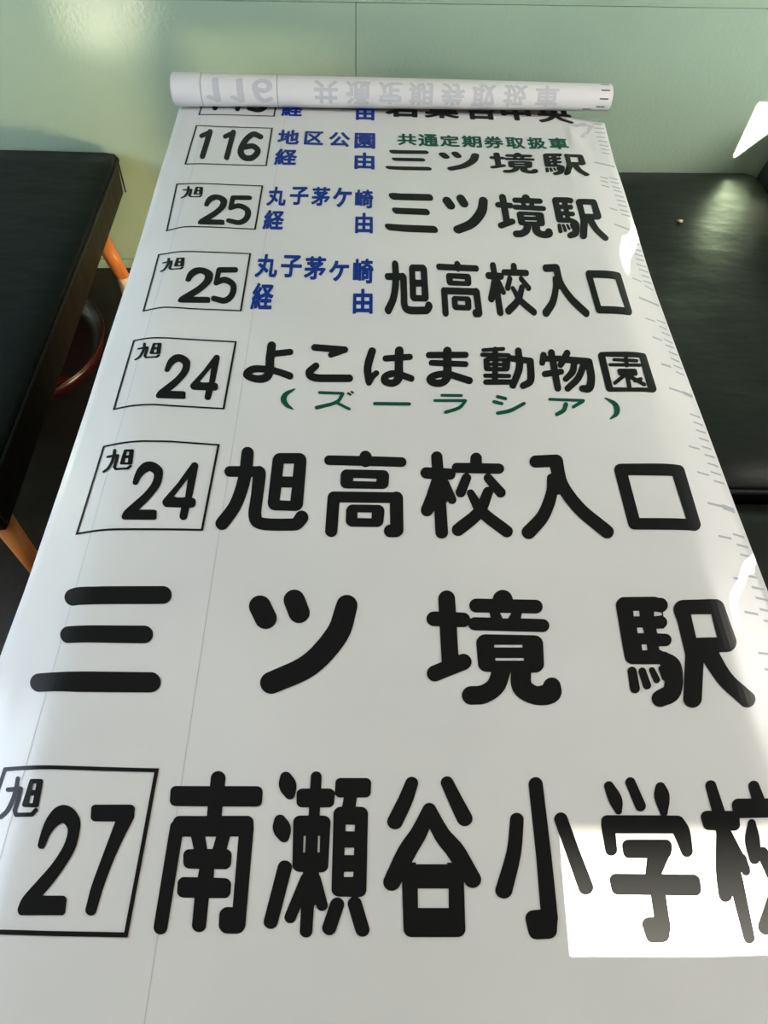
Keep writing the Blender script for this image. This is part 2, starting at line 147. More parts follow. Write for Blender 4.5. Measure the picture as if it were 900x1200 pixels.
'ken': [[-27,292,-33,282,-43,231,-57,190,-69,190,-105,249,-129,277,-141,282,-188,261,-196,249,-195,235,-166,195,-171,189,-231,189,-247,177,-249,129,-245,117,-238,111,-105,108,-98,105,-111,88,-267,88,-279,83,-285,75,-286,27,-279,11,-267,6,-193,3,-300,-63,-301,-81,-270,-123,-261,-129,-249,-130,-189,-102,-177,-108,-117,-108,-109,-111,-127,-147,-141,-165,-165,-184,-201,-203,-261,-225,-266,-237,-263,-249,-234,-291,-225,-297,-213,-296,-153,-275,-107,-249,-75,-221,-43,-177,-15,-108,81,-108,89,-111,81,-177,73,-207,63,-210,-9,-207,-27,-217,-30,-231,-15,-280,-3,-290,33,-292,87,-291,117,-284,141,-265,158,-231,177,-102,231,-125,255,-131,267,-125,301,-81,300,-63,291,-55,225,-30,169,3,273,9,282,27,282,69,273,84,261,88,3,88,-6,93,3,108,9,108,219,108,231,111,241,129,241,171,237,180,225,189,177,189,171,190,169,195,196,237,198,249,191,261,141,279,129,278,121,273,69,190,39,190,37,195,53,267,51,281,45,288,33,292,-15,297],[-68,3,-63,6,45,6,51,5,73,-21,63,-26,-87,-25,-91,-21]],
'ki': [[-221,288,-228,275,-230,221,-269,217,-277,209,-279,197,-275,149,-263,140,-228,137,-228,-61,-233,-65,-269,-65,-283,-73,-287,-85,-287,-127,-282,-139,-275,-144,-221,-146,-212,-151,-247,-199,-283,-235,-286,-247,-282,-259,-239,-290,-227,-292,-217,-289,-161,-225,-133,-181,-119,-149,-113,-169,-78,-217,-48,-265,-35,-270,-11,-263,31,-293,49,-293,73,-256,89,-217,107,-145,115,-91,199,-89,203,-97,202,-205,139,-206,126,-211,120,-229,135,-277,151,-290,199,-289,241,-284,267,-271,281,-253,287,-217,287,251,282,263,265,270,55,270,40,257,37,220,7,220,5,275,-1,287,-11,293,-59,293,-71,288,-77,276,-80,221,-143,220,-146,275,-152,287,-167,293,-209,293],[121,185,127,189,199,189,203,185,203,137,199,133,127,133,121,137],[-146,137,-83,139,-78,137,-78,131,-83,127,-137,127,-143,127],[5,137,38,137,38,-13,35,-61,31,-65,13,-65,5,-61],[-146,47,-143,50,-83,50,-78,47,-78,35,-83,32,-143,32],[121,47,127,52,199,52,203,47,203,-1,199,-7,121,-7],[-146,-49,-143,-46,-83,-45,-78,-49,-78,-61,-83,-65,-143,-65],[-25,-151,-17,-146,19,-147,20,-157,7,-195]],
'ko': [[-354,529,-380,484,-385,440,-377,397,-356,361,-335,345,-315,339,-21,315,-18,305,-30,290,-41,261,-43,218,-26,173,-6,154,8,148,33,150,282,296,311,305,340,339,352,386,349,430,337,460,317,486,287,499,-315,542,-335,540],[-290,1,-311,-15,-425,-157,-448,-199,-461,-255,-463,-282,-457,-337,-442,-391,-411,-447,-361,-493,-295,-523,-246,-535,-161,-542,386,-522,415,-515,433,-501,449,-479,459,-451,463,-397,452,-356,430,-324,401,-307,-160,-326,-237,-319,-295,-300,-305,-292,-212,-152,-203,-124,-200,-96,-206,-54,-230,-13,-261,5]],
'ko_child': [[-219,272,-228,265,-231,253,-231,205,-219,191,63,187,-38,127,-43,115,-45,48,-273,48,-289,37,-291,-23,-279,-36,-51,-38,-43,-41,-44,-191,-147,-190,-159,-196,-165,-215,-143,-269,-135,-275,-75,-277,-15,-272,15,-262,33,-245,44,-209,45,-41,51,-38,273,-38,287,-29,291,-17,290,31,279,46,45,49,45,79,142,139,237,217,243,229,240,241,201,273,189,277,171,274]],
'kou': [[-426,950,-461,938,-488,916,-511,880,-523,846,-528,812,-526,578,-530,571,-632,573,-667,561,-690,542,-711,514,-726,476,-731,443,-730,410,-721,378,-703,346,-685,328,-652,313,-541,305,-647,-46,-749,-335,-757,-386,-751,-426,-732,-466,-701,-493,-661,-504,-628,-498,-595,-477,-575,-454,-536,-393,-534,-390,-529,-393,-534,-837,-527,-876,-511,-909,-488,-933,-465,-945,-442,-950,-410,-947,-378,-931,-357,-912,-338,-883,-326,-854,-321,-815,-319,-217,-292,-167,-274,-206,-255,-225,-230,-235,-197,-231,-172,-215,-155,-194,-145,-173,-137,-142,-140,-101,-238,245,-246,267,-262,288,-256,296,-197,302,-171,317,-154,333,-139,355,-124,387,-117,420,-116,453,-111,460,56,456,50,455,46,445,17,422,-3,389,-138,52,-143,14,-137,-28,-121,-59,-97,-80,-64,-89,-30,-81,-13,-71,5,-53,26,-15,152,327,155,359,150,392,134,424,109,446,118,453,427,451,420,440,396,417,382,395,371,363,369,330,381,287,451,160,397,148,379,137,359,116,346,95,310,15,258,-110,250,-103,176,61,160,81,141,93,116,95,90,84,66,59,60,48,51,17,52,-15,136,-333,102,-374,51,-426,-149,-607,-231,-687,-251,-727,-259,-776,-255,-814,-238,-853,-215,-878,-184,-893,-144,-894,-111,-882,108,-683,174,-620,245,-542,253,-544,327,-629,595,-891,622,-903,654,-905,687,-893,713,-874,738,-841,756,-792,757,-743,752,-724,740,-699,668,-623,468,-428,380,-330,381,-320,422,-217,513,47,567,-49,585,-67,609,-77,643,-76,669,-65,697,-39,716,-5,723,16,727,48,723,79,716,100,514,419,494,441,501,448,509,450,654,448,680,454,700,466,731,499,750,544,755,577,754,599,740,643,719,668,686,683,377,688,372,693,372,704,381,816,377,850,369,873,357,895,336,917,311,930,285,933,259,927,231,912,212,893,189,858,175,813,162,692,-96,690,-131,670,-155,639,-170,606,-175,562,-181,553,-317,563,-321,570,-321,827,-327,872,-342,906,-366,933,-391,947]],
'kou_long': [[-443,950,-467,939,-489,923,-505,902,-516,876,-515,561,-591,559,-608,555,-626,548,-645,536,-665,516,-677,496,-683,476,-681,368,-677,354,-666,337,-649,325,-629,320,-536,318,-531,315,-535,271,-626,-26,-663,-164,-684,-273,-707,-455,-702,-479,-686,-498,-675,-506,-661,-510,-632,-512,-600,-504,-574,-490,-555,-473,-539,-448,-533,-442,-535,-915,-526,-934,-511,-947,-489,-953,-465,-952,-438,-943,-416,-928,-399,-908,-391,-887,-346,-278,-345,-179,-339,-176,-338,-188,-334,-197,-326,-206,-315,-212,-290,-216,-267,-211,-244,-197,-228,-179,-220,-161,-219,-133,-211,-124,-220,-87,-223,5,-234,22,-253,34,-327,303,-335,310,-329,314,-287,314,-265,317,-238,329,-215,347,-201,363,-190,383,-172,466,-168,470,532,482,552,485,575,491,595,499,620,514,641,531,661,553,675,579,707,679,706,699,695,718,675,731,646,738,243,719,243,739,222,916,214,930,198,943,183,948,161,949,131,942,104,926,86,908,70,882,65,856,62,717,-121,716,-156,708,-177,696,-195,683,-210,666,-220,651,-229,626,-239,560,-337,560,-339,566,-363,912,-372,932,-389,946,-415,953],[-24,457,-41,451,-54,443,-67,432,-74,422,-100,368,-112,348,-118,334,-131,314,-138,295,-150,276,-169,232,-184,185,-193,137,-197,99,-198,-41,-193,-60,-182,-73,-168,-81,-149,-86,-128,-85,-106,-78,-83,-64,-66,-47,-12,-328,-47,-386,-95,-457,-307,-753,-320,-783,-322,-800,-321,-812,-315,-829,-301,-846,-281,-859,-259,-865,-235,-865,-209,-861,-182,-851,-160,-838,-141,-821,-127,-805,28,-569,32,-572,84,-856,98,-874,119,-885,147,-888,179,-882,209,-868,233,-847,251,-822,257,-797,177,-319,195,-283,222,-220,300,2,305,26,308,28,320,-14,334,-30,360,-40,376,-42,393,-40,412,-35,432,-27,447,-18,465,-3,478,12,487,26,493,45,494,60,372,401,359,416,342,424,321,426,297,422,268,409,245,389,230,364,226,340,301,54,301,49,304,44,302,42,298,54,284,66,260,76,229,77,212,74,194,67,168,51,146,29,134,10,117,-32,112,-38,80,85,73,97,61,109,43,117,23,119,-3,118,17,199,24,242,27,319,25,373,28,427,22,442,12,452,-2,457]],
'kou_public': [[-113,282,-125,274,-167,189,-197,144,-227,105,-291,42,-293,30,-287,18,-239,-19,-227,-20,-215,-13,-148,60,-91,144,-43,240,-43,258,-53,268],[79,282,43,267,31,252,34,240,57,198,91,144,158,54,223,-14,235,-20,247,-18,293,30,293,48,226,114,193,154,160,198,110,282,97,287],[-35,114,-95,9,-149,-74,-204,-144,-242,-174,-243,-192,-222,-246,-203,-253,-131,-242,151,-222,157,-225,191,-282,199,-287,217,-285,264,-258,270,-246,268,-234,230,-174,147,-60,121,-28,109,-21,97,-22,53,-42,46,-48,43,-60,47,-72,97,-139,-97,-150,-11,-27,45,72,43,85,31,95,-17,116]],
'ku': [[-265,269,-275,259,-277,247,-277,-251,-271,-265,-253,-271,257,-271,269,-267,277,-251,276,-203,269,-192,257,-187,156,-185,203,-143,204,-125,81,7,131,71,184,151,185,169,173,184,245,187,257,194,262,205,262,247,256,265,239,271],[-192,181,-181,187,95,187,102,181,59,115,17,62,-121,176,-139,173,-173,145,-179,133,-173,115,-42,1,-103,-54,-187,-112,-192,-107],[13,-65,23,-61,142,-185,-136,-185,-73,-140],[-191,-155,-187,-151,-150,-185,-191,-185]],
'kuchi': [[-544,691,-586,667,-609,644,-626,621,-648,576,-659,521,-648,-639,-641,-679,-625,-709,-596,-730,-565,-737,459,-730,488,-722,520,-705,568,-664,593,-632,613,-598,625,-565,630,-534,659,651,652,695,631,723,596,737,557,734,-508,698],[-431,426,-423,433,369,442,376,-484,368,-488,-424,-497,-430,-487]],
'kyou': [[-143,291,-153,275,-154,173,-251,171,-263,165,-268,149,-267,101,-257,90,-155,86,-154,-13,-281,-16,-292,-31,-293,-79,-287,-93,-275,-99,-131,-99,-121,-103,-185,-165,-279,-229,-284,-241,-281,-254,-239,-292,-221,-293,-125,-226,-41,-145,-37,-133,-41,-119,-75,-103,-65,-99,55,-99,67,-103,33,-127,31,-139,37,-151,129,-223,205,-290,223,-293,271,-263,280,-247,271,-229,112,-103,121,-99,271,-99,289,-90,293,-79,292,-31,283,-18,151,-13,151,83,157,88,259,89,267,95,271,107,268,161,253,171,151,173,151,275,145,287,133,293,79,293,67,283,61,172,-65,172,-67,275,-71,285,-83,293],[-67,83,-59,88,61,87,64,83,63,-13,-65,-14]],
'ma': [[-16,564,-39,548,-62,518,-78,474,-84,430,-93,419,-370,414,-400,399,-425,363,-432,334,-432,291,-417,252,-398,233,-378,227,-104,231,-96,228,-95,213,-97,185,-107,175,-322,186,-351,174,-372,147,-382,121,-384,78,-376,50,-358,26,-329,16,-107,2,-108,-97,-113,-114,-191,-125,-299,-161,-359,-198,-393,-229,-432,-284,-448,-340,-451,-367,-447,-408,-429,-461,-410,-493,-383,-523,-329,-553,-252,-569,-176,-564,-108,-533,-48,-479,-9,-425,28,-342,38,-337,352,-488,381,-490,411,-474,436,-442,451,-387,444,-333,424,-302,57,-135,59,-23,61,-9,68,-4,339,-17,360,-9,380,12,394,41,399,69,398,98,389,124,362,150,79,166,69,175,73,233,368,241,400,266,417,298,424,341,417,384,401,411,372,426,95,422,85,430,85,478,80,505,62,541,24,569],[-197,-320,-153,-310,-143,-312,-141,-319,-160,-347,-184,-364,-242,-365,-261,-362,-278,-349]],
'maru': [[-90,292,-99,278,-102,169,-252,169,-264,165,-271,158,-273,104,-269,92,-262,86,-114,84,-106,80,-117,20,-120,19,-186,58,-198,61,-210,56,-246,20,-249,8,-240,-7,-143,-70,-170,-118,-193,-148,-252,-198,-300,-226,-306,-238,-304,-250,-264,-292,-252,-296,-240,-292,-198,-268,-158,-238,-126,-206,-99,-172,-72,-126,-66,-124,-6,-178,6,-183,21,-178,59,-136,62,-124,42,-99,-38,-34,-18,80,-12,84,78,84,82,74,82,-196,84,-222,91,-250,98,-262,114,-276,138,-284,228,-286,252,-282,270,-272,290,-244,299,-214,306,-136,299,-118,252,-94,234,-94,224,-106,216,-200,174,-201,169,-196,167,158,150,169,-12,170,-13,284,-18,291,-30,296,-78,296]],
'minami': [[-43,941,-62,931,-76,920,-87,905,-96,885,-99,865,-97,755,-102,751,-544,754,-564,749,-583,737,-595,721,-602,701,-588,561,-570,530,-554,516,-539,508,-504,500,-96,496,-92,488,-87,382,-94,379,-438,380,-458,377,-477,368,-494,352,-504,333,-508,313,-525,295,-534,275,-544,-868,-538,-890,-523,-914,-502,-931,-475,-943,-444,-946,-414,-938,-400,-929,-391,-918,-381,-891,-362,123,-360,131,-253,130,-199,-14,-271,-18,-296,-31,-312,-51,-317,-69,-317,-87,-304,-172,-290,-202,-280,-214,-263,-226,-232,-238,-102,-242,-98,-245,-103,-334,-108,-336,-277,-332,-302,-339,-324,-357,-334,-374,-337,-392,-328,-497,-320,-514,-306,-532,-289,-545,-268,-554,-242,-559,-114,-561,-110,-567,-100,-843,-97,-859,-87,-881,-66,-903,-39,-917,-8,-924,21,-920,43,-909,59,-893,68,-871,63,-565,70,-564,261,-565,279,-559,292,-551,303,-540,313,-522,316,-505,313,-418,309,-400,297,-380,273,-359,241,-347,91,-340,86,-245,230,-246,255,-237,277,-216,286,-186,283,-95,280,-76,271,-58,256,-39,238,-27,212,-15,235,122,239,130,343,128,358,-660,355,-664,297,-661,272,-664,242,-678,222,-699,213,-716,209,-738,216,-855,221,-872,230,-888,252,-913,285,-932,317,-939,436,-942,466,-938,490,-927,507,-912,518,-896,528,-873,531,-851,525,178,528,204,516,312,506,335,490,353,469,369,441,378,109,379,103,384,102,390,100,488,102,494,109,494,532,490,560,495,574,501,588,514,602,541,601,668,597,688,588,708,572,727,550,740,529,747,106,750,98,755,96,858,89,878,74,903,50,926,20,941,-8,946],[-74,129,-67,131,61,129,36,-8,31,-16,-30,-14]],
'mono': [[-273,602,-296,577,-315,541,-323,511,-329,416,-359,413,-360,481,-367,501,-384,522,-403,529,-423,527,-445,516,-465,493,-485,449,-540,189,-539,161,-526,129,-509,114,-480,113,-458,125,-438,149,-425,178,-414,221,-405,235,-331,237,-333,11,-349,-2,-470,-31,-491,-42,-519,-78,-530,-106,-534,-133,-531,-161,-520,-188,-494,-208,-475,-209,-344,-178,-337,-184,-343,-538,-332,-578,-309,-600,-278,-603,-250,-589,-219,-548,-205,-494,-197,-153,-183,-141,-122,-120,-99,-95,-80,-53,-76,-25,-79,3,-98,38,-125,50,-186,36,-191,42,-191,98,-186,127,-182,132,-176,99,-161,75,-143,65,-113,67,-80,93,-19,202,-12,211,-2,212,85,204,90,190,57,62,34,5,-3,-51,-114,-193,-131,-221,-140,-262,-137,-289,-123,-318,-96,-331,-76,-327,-54,-312,74,-177,110,-132,145,-76,170,-19,184,23,221,189,270,187,277,181,188,-33,123,-160,51,-256,-113,-438,-131,-466,-141,-493,-146,-520,-144,-547,-135,-573,-117,-593,-99,-600,-80,-599,-59,-589,135,-379,217,-268,257,-198,299,-114,363,36,372,32,372,13,360,-168,337,-279,307,-375,300,-391,288,-400,210,-407,178,-426,162,-446,147,-473,138,-527,146,-563,161,-584,252,-611,290,-614,330,-604,386,-560,429,-494,457,-426,491,-302,517,-164,531,-11,540,287,537,316,525,344,499,366,451,376,108,407,100,420,129,479,138,538,125,583,108,601,89,608,58,602,23,571,-61,411,-88,428,-179,423,-183,442,-181,544,-194,588,-212,607,-231,614,-251,613],[-188,241,-174,251,-154,253,-145,242,-190,143]],
'naka': [[-35,299,-45,290,-50,278,-53,193,-245,193,-263,182,-267,164,-267,-118,-263,-131,-251,-140,-197,-142,-179,-134,-167,-105,-53,-105,-48,-286,-41,-295,-29,-301,25,-301,42,-292,48,-280,49,-105,169,-105,175,-129,193,-139,247,-138,265,-124,267,170,259,186,241,193,49,193,48,278,43,290,25,301],[-169,98,-51,98,-52,-10,-168,-10,-172,-4],[49,98,169,99,170,-10,49,-10]],
'one': [[57,759,32,728,16,671,-153,497,-164,462,-166,420,-157,369,-147,343,-131,313,-101,289,-75,290,7,366,11,340,-11,-601,-5,-649,11,-697,40,-741,68,-759,93,-758,115,-737,125,-716,132,-674,166,600,151,678,126,728,96,758]],
'ou': [[-42,299,-51,291,-56,279,-58,219,-210,218,-223,213,-231,201,-233,21,-276,19,-294,9,-299,-9,-299,-51,-295,-63,-276,-75,-90,-75,-109,-105,-138,-135,-174,-162,-228,-191,-294,-217,-303,-231,-301,-249,-274,-291,-258,-301,-246,-300,-174,-272,-114,-239,-66,-202,-27,-159,-6,-126,0,-125,37,-177,78,-219,121,-249,180,-279,240,-298,258,-298,268,-291,302,-243,303,-231,299,-219,288,-211,228,-194,180,-172,144,-149,114,-121,83,-81,84,-75,264,-75,276,-72,286,-63,290,-51,290,-9,285,9,270,19,228,21,227,201,218,213,204,218,42,218,40,279,30,296,12,301],[-136,123,-58,123,-56,69,-60,20,-137,21],[41,123,128,123,129,21,39,21]],
'paren_l': [[103,276,-6,224,-32,208,-76,166,-96,138,-119,85,-130,33,-130,-6,-124,-44,-106,-95,-92,-123,-51,-180,-12,-218,17,-236,120,-280,130,-268,130,-256,27,-131,-3,-68,-19,-4,-15,48,11,114,126,248,130,261,126,274,112,280]],
'paren_r': [[-110,285,-118,269,-115,255,-32,153,-7,114,7,76,10,37,5,-53,-10,-118,-31,-156,-120,-259,-126,-272,-124,-284,-115,-290,10,-221,42,-193,62,-167,85,-128,111,-64,121,-25,126,39,114,115,103,143,72,191,48,213,-12,248,-99,290]],
'ra': [[-150,261,-174,246,-182,219,-175,193,-155,182,221,177,241,189,251,216,245,245,226,256],[-299,118,-316,99,-320,73,-311,51,-293,42,232,45,186,-20,139,-65,71,-102,-119,-180,-134,-206,-135,-231,-123,-254,-105,-261,84,-189,171,-138,201,-111,231,-74,320,73,319,100,310,115,292,126]],
'sakai': [[250,937,202,915,162,881,134,841,110,779,106,776,-139,778,-166,775,-194,764,-219,745,-237,724,-253,694,-262,653,-258,612,-245,579,-220,552,-203,542,-177,534,29,532,38,530,50,454,39,449,-201,453,-228,446,-256,430,-265,440,-272,465,-286,491,-304,510,-321,521,-356,531,-472,537,-474,540,-471,794,-480,836,-496,867,-521,894,-544,908,-575,918,-602,919,-630,914,-658,901,-686,879,-705,856,-727,813,-736,771,-738,548,-820,548,-847,542,-865,534,-889,516,-906,496,-922,466,-930,436,-930,396,-923,367,-906,337,-884,316,-867,306,-841,298,-744,294,-738,290,-738,-280,-749,-287,-897,-351,-923,-371,-939,-391,-951,-411,-959,-436,-962,-454,-962,-482,-957,-508,-949,-526,-938,-544,-923,-560,-899,-576,-874,-585,-841,-587,-815,-581,-381,-401,-345,-377,-317,-342,-303,-305,-299,-278,-299,-259,-308,-222,-330,-188,-363,-164,-397,-154,-431,-155,-476,-171,-481,-167,-481,-149,-485,-139,-478,272,-475,282,-365,282,-338,292,-310,310,-301,306,-289,273,-270,251,-245,236,-210,229,821,211,840,214,863,223,879,233,900,252,915,272,928,302,934,331,934,351,930,371,918,396,903,414,886,425,852,434,521,440,515,447,534,517,541,529,766,528,800,540,829,560,848,580,861,601,869,621,877,652,877,683,873,703,864,724,850,744,824,763,788,772,433,774,426,782,422,823,412,854,395,885,375,907,350,926,314,938,278,941],[203,525,209,530,361,531,372,526,322,446,315,438,306,437,235,437],[-102,158,-139,139,-167,112,-188,80,-202,42,-206,4,-208,-332,-202,-360,-188,-387,-174,-405,-152,-423,-133,-432,-111,-438,-26,-441,-53,-513,-76,-558,-99,-585,-134,-612,-179,-637,-214,-650,-248,-654,-341,-656,-375,-663,-410,-679,-436,-702,-456,-728,-469,-754,-476,-780,-479,-807,-476,-833,-469,-859,-454,-884,-440,-902,-411,-922,-371,-934,-221,-930,-179,-923,-128,-907,-50,-870,-6,-844,39,-813,78,-778,133,-717,166,-664,192,-610,254,-447,256,-457,240,-574,239,-637,242,-663,256,-725,285,-780,299,-800,336,-838,385,-873,437,-899,525,-929,574,-938,623,-941,673,-940,724,-935,767,-926,819,-908,857,-888,903,-848,931,-810,951,-766,960,-731,962,-696,959,-625,955,-598,937,-563,915,-541,891,-527,858,-520,824,-522,797,-530,769,-545,741,-570,725,-590,698,-638,636,-654,611,-653,579,-638,549,-612,537,-591,538,-555,554,-456,561,-448,638,-446,665,-438,683,-428,709,-410,726,-391,745,-364,757,-336,764,-299,797,29,795,58,787,86,777,106,761,125,741,141,725,150,682,158,-57,166],[59,-14,67,-6,469,-3,477,-6,479,-11,479,-39,472,-47,463,-48,63,-50,56,-42],[59,-220,469,-217,473,-218,475,-227,473,-246,471,-255,464,-260,59,-262,53,-257,55,-229]],
'saki': [[-194,291,-208,284,-213,272,-216,188,-230,197,-272,197,-284,191,-289,182,-290,-196,-287,-208,-278,-216,-266,-217,-134,-205,-127,-220,-116,-228,-74,-228,-62,-222,-56,-208,-56,-10,-50,-4,-32,-4,-29,-10,-37,-16,-42,-28,-42,-202,-34,-220,-20,-225,22,-224,34,-214,40,-191,142,-188,151,-172,152,-28,147,-16,139,-10,142,-4,166,-4,167,-214,88,-215,76,-224,73,-238,92,-286,106,-296,190,-293,229,-280,245,-262,251,-238,252,-10,256,-4,280,-1,288,8,290,56,285,68,268,75,265,80,268,96,262,106,165,164,262,168,271,182,272,224,266,236,250,243,148,245,148,278,142,291,130,296,82,295,68,284,64,245,-50,242,-62,230,-64,200,-68,196,-110,198,-123,194,-133,182,-134,-123,-135,272,-140,284,-149,290],[-56,164,42,164,28,145,4,129,-50,110,-54,110,-56,116],[102,104,106,107,151,80,142,75,82,75,76,80],[36,-88,40,-83,70,-83,74,-88,74,-112,70,-116,40,-116,36,-112]],
'se': [[-510,956,-530,949,-544,940,-557,925,-565,907,-578,824,-577,790,-569,756,-551,715,-532,687,-470,622,-458,612,-437,603,-423,601,-402,603,-382,611,-370,622,-356,648,-342,729,-341,763,-348,804,-362,839,-382,872,-438,934,-453,946,-475,955],[-123,956,-150,935,-163,907,-165,743,-168,739,-272,738,-293,734,-320,716,-330,702,-336,682,-331,568,-326,548,-319,535,-299,515,-273,503,-170,501,-166,496,-166,411,-168,404,-171,403,-280,403,-307,397,-327,386,-342,372,-353,352,-359,333,-335,-190,-332,-202,-320,-220,-294,-244,-261,-256,-202,-260,-200,-275,-222,-304,-391,-726,-395,-748,-390,-770,-373,-793,-347,-809,-315,-813,-297,-809,-285,-804,-273,-794,-263,-782,-211,-657,-205,-659,-202,-664,-203,-893,-201,-909,-194,-926,-185,-937,-163,-953,-138,-961,-107,-961,-88,-954,-72,-943,-60,-926,-54,-910,-47,-631,-36,-625,-29,-612,-15,-648,-2,-665,18,-679,44,-686,69,-684,87,-677,102,-665,114,-648,118,-631,116,-608,17,-317,-1,-287,-4,-269,0,-264,46,-262,72,-251,96,-228,107,-204,118,320,114,339,105,358,88,378,74,388,40,401,-23,404,-22,495,-19,500,-12,501,98,502,118,508,131,516,148,535,156,555,161,660,168,662,184,642,207,628,225,624,273,624,278,621,260,515,255,511,214,506,187,492,174,479,162,463,152,430,156,-464,165,-487,178,-504,198,-519,217,-528,243,-532,391,-536,402,-541,379,-556,363,-575,355,-598,355,-621,456,-907,474,-933,499,-950,530,-957,561,-954,586,-944,607,-924,620,-897,619,-869,520,-581,504,-558,478,-541,520,-535,545,-523,558,-512,571,-495,580,-466,596,423,593,443,585,462,569,482,551,497,516,509,441,511,437,515,453,621,460,624,578,626,599,635,619,655,626,668,630,689,636,804,634,825,624,845,611,859,597,868,576,875,232,875,211,872,183,855,171,838,166,825,161,674,158,695,133,722,110,734,89,738,-15,739,-19,743,-18,893,-27,921,-43,942,-66,956,-95,961],[-560,411,-585,394,-600,366,-615,288,-614,256,-604,218,-585,180,-566,155,-504,98,-475,84,-461,82,-441,84,-428,88,-414,98,-398,123,-380,199,-379,231,-388,275,-402,307,-419,333,-481,398,-498,409,-519,415,-539,416],[312,287,315,290,430,287,426,210,312,211],[-215,154,-212,157,-192,157,-188,148,-188,-32,-195,-36,-208,-36,-211,-32],[-34,154,-31,156,-11,156,-8,154,-6,-33,-9,-37,-29,-36,-32,-33],[305,16,308,18,421,18,424,10,422,-65,416,-68,310,-68,304,-64],[-459,-128,-478,-136,-493,-148,-507,-166,-514,-184,-636,-780,-634,-808,-620,-836,-594,-857,-562,-869,-531,-869,-506,-861,-483,-843,-470,-820,-339,-220,-342,-184,-358,-160,-373,-145,-393,-133,-413,-127,-440,-125],[304,-264,308,-260,314,-259,412,-259,419,-264,417,-312,413,-316,309,-316,303,-312],[199,-545,180,-554,168,-563,151,-586,59,-850,60,-878,73,-905,98,-926,130,-938,155,-939,179,-933,204,-918,219,-900,315,-632,315,-609,310,-592,300,-575,282,-558,263,-548,243,-542,218,-541]],
'seven': [[-14,633,-247,631,-264,625,-275,615,-282,602,-284,589,-264,474,-250,452,-241,444,-227,435,-212,429,-198,427,54,426,-63,-231,-77,-326,-82,-373,-90,-563,-89,-574,-82,-593,-66,-612,-47,-625,-24,-633,-2,-634,17,-628,32,-618,42,-601,67,-366,89,-228,118,-83,142,20,183,170,220,288,280,462,284,483,282,504,275,526,274,571,270,588,256,610,235,626,220,632,206,634]],
'sha': [[-38,293,-46,279,-46,249,-50,243,-254,243,-266,237,-272,219,-271,177,-266,167,-254,161,-47,159,-212,157,-224,147,-227,135,-227,-93,-221,-111,-206,-118,-50,-118,-46,-123,-272,-126,-284,-132,-289,-141,-289,-189,-284,-201,-272,-207,-50,-208,-46,-213,-46,-279,-40,-291,-26,-297,22,-297,34,-292,40,-281,41,-213,46,-208,268,-208,280,-205,289,-195,289,-141,274,-126,42,-123,46,-118,208,-118,222,-111,227,-93,227,135,224,147,208,157,42,159,256,162,269,177,270,225,264,237,250,243,45,243,41,249,39,285,28,295,-26,297],[-143,75,-134,79,-50,79,-46,75,-46,63,-50,58,-140,59],[41,75,46,79,136,79,141,75,141,63,136,58,46,58,41,63],[-143,-21,-140,-18,-50,-18,-46,-33,-50,-39,-140,-39],[42,-21,46,-18,136,-18,141,-21,141,-33,136,-39,46,-39,41,-33]],
'shi': [[-216,250,-228,233,-233,206,-226,180,-214,169,-59,118,-40,126,-26,145,-21,172,-22,185,-40,208,-186,258,-205,257],[-294,121,-311,100,-317,74,-310,49,-302,40,-148,-13,-129,-9,-110,14,-105,40,-107,53,-120,74,-275,126],[265,75,86,-47,2,-95,-85,-129,-248,-171,-269,-194,-274,-207,-274,-232,-265,-250,-247,-258,-125,-235,-29,-210,59,-168,304,9,317,36,317,62,312,74,294,86]],
'shou': [[39,938,7,924,-19,902,-37,873,-44,841,-56,-59,-80,-620,-84,-627,-181,-634,-200,-638,-218,-645,-238,-658,-257,-678,-269,-699,-274,-720,-274,-735,-255,-875,-249,-896,-235,-916,-218,-928,-196,-937,-167,-941,-7,-934,23,-926,49,-912,70,-892,85,-866,107,-763,119,-727,139,-42,148,866,144,886,135,905,110,929,79,940,59,941],[323,491,303,486,286,478,268,466,256,454,244,436,237,417,235,399,237,381,420,-423,433,-445,445,-456,460,-464,490,-471,527,-467,546,-460,563,-451,576,-440,591,-424,600,-407,606,-391,607,-374,606,-358,494,67,407,442,394,466,374,482,349,490],[-264,486,-284,478,-305,465,-321,448,-334,424,-388,150,-421,28,-474,-107,-604,-398,-607,-419,-606,-436,-602,-452,-593,-468,-579,-484,-562,-495,-527,-507,-491,-507,-457,-496,-427,-476,-406,-449,-289,-149,-240,-1,-207,138,-160,400,-159,418,-163,436,-171,454,-194,476,-225,488,-244,489]],
'six': [[-3,736,-52,700,-98,641,-164,519,-197,435,-242,279,-268,154,-296,-50,-302,-150,-299,-273,-288,-346,-278,-394,-247,-490,-218,-554,-172,-626,-105,-700,-62,-727,-10,-743,64,-740,113,-723,159,-689,204,-628,256,-516,285,-419,300,-317,300,-244,281,-146,241,-49,176,48,95,118,42,134,-9,130,-83,104,-96,110,-64,237,-37,315,4,399,50,457,84,449,175,365,230,327,268,336,291,373,300,408,302,460,294,511,275,561,259,584,103,720,49,743],[-28,-161,31,-140,69,-141,111,-180,139,-227,145,-251,115,-352,71,-429,48,-446,11,-458,-27,-457,-53,-447,-87,-409,-121,-338,-132,-289,-135,-216,-129,-195]],
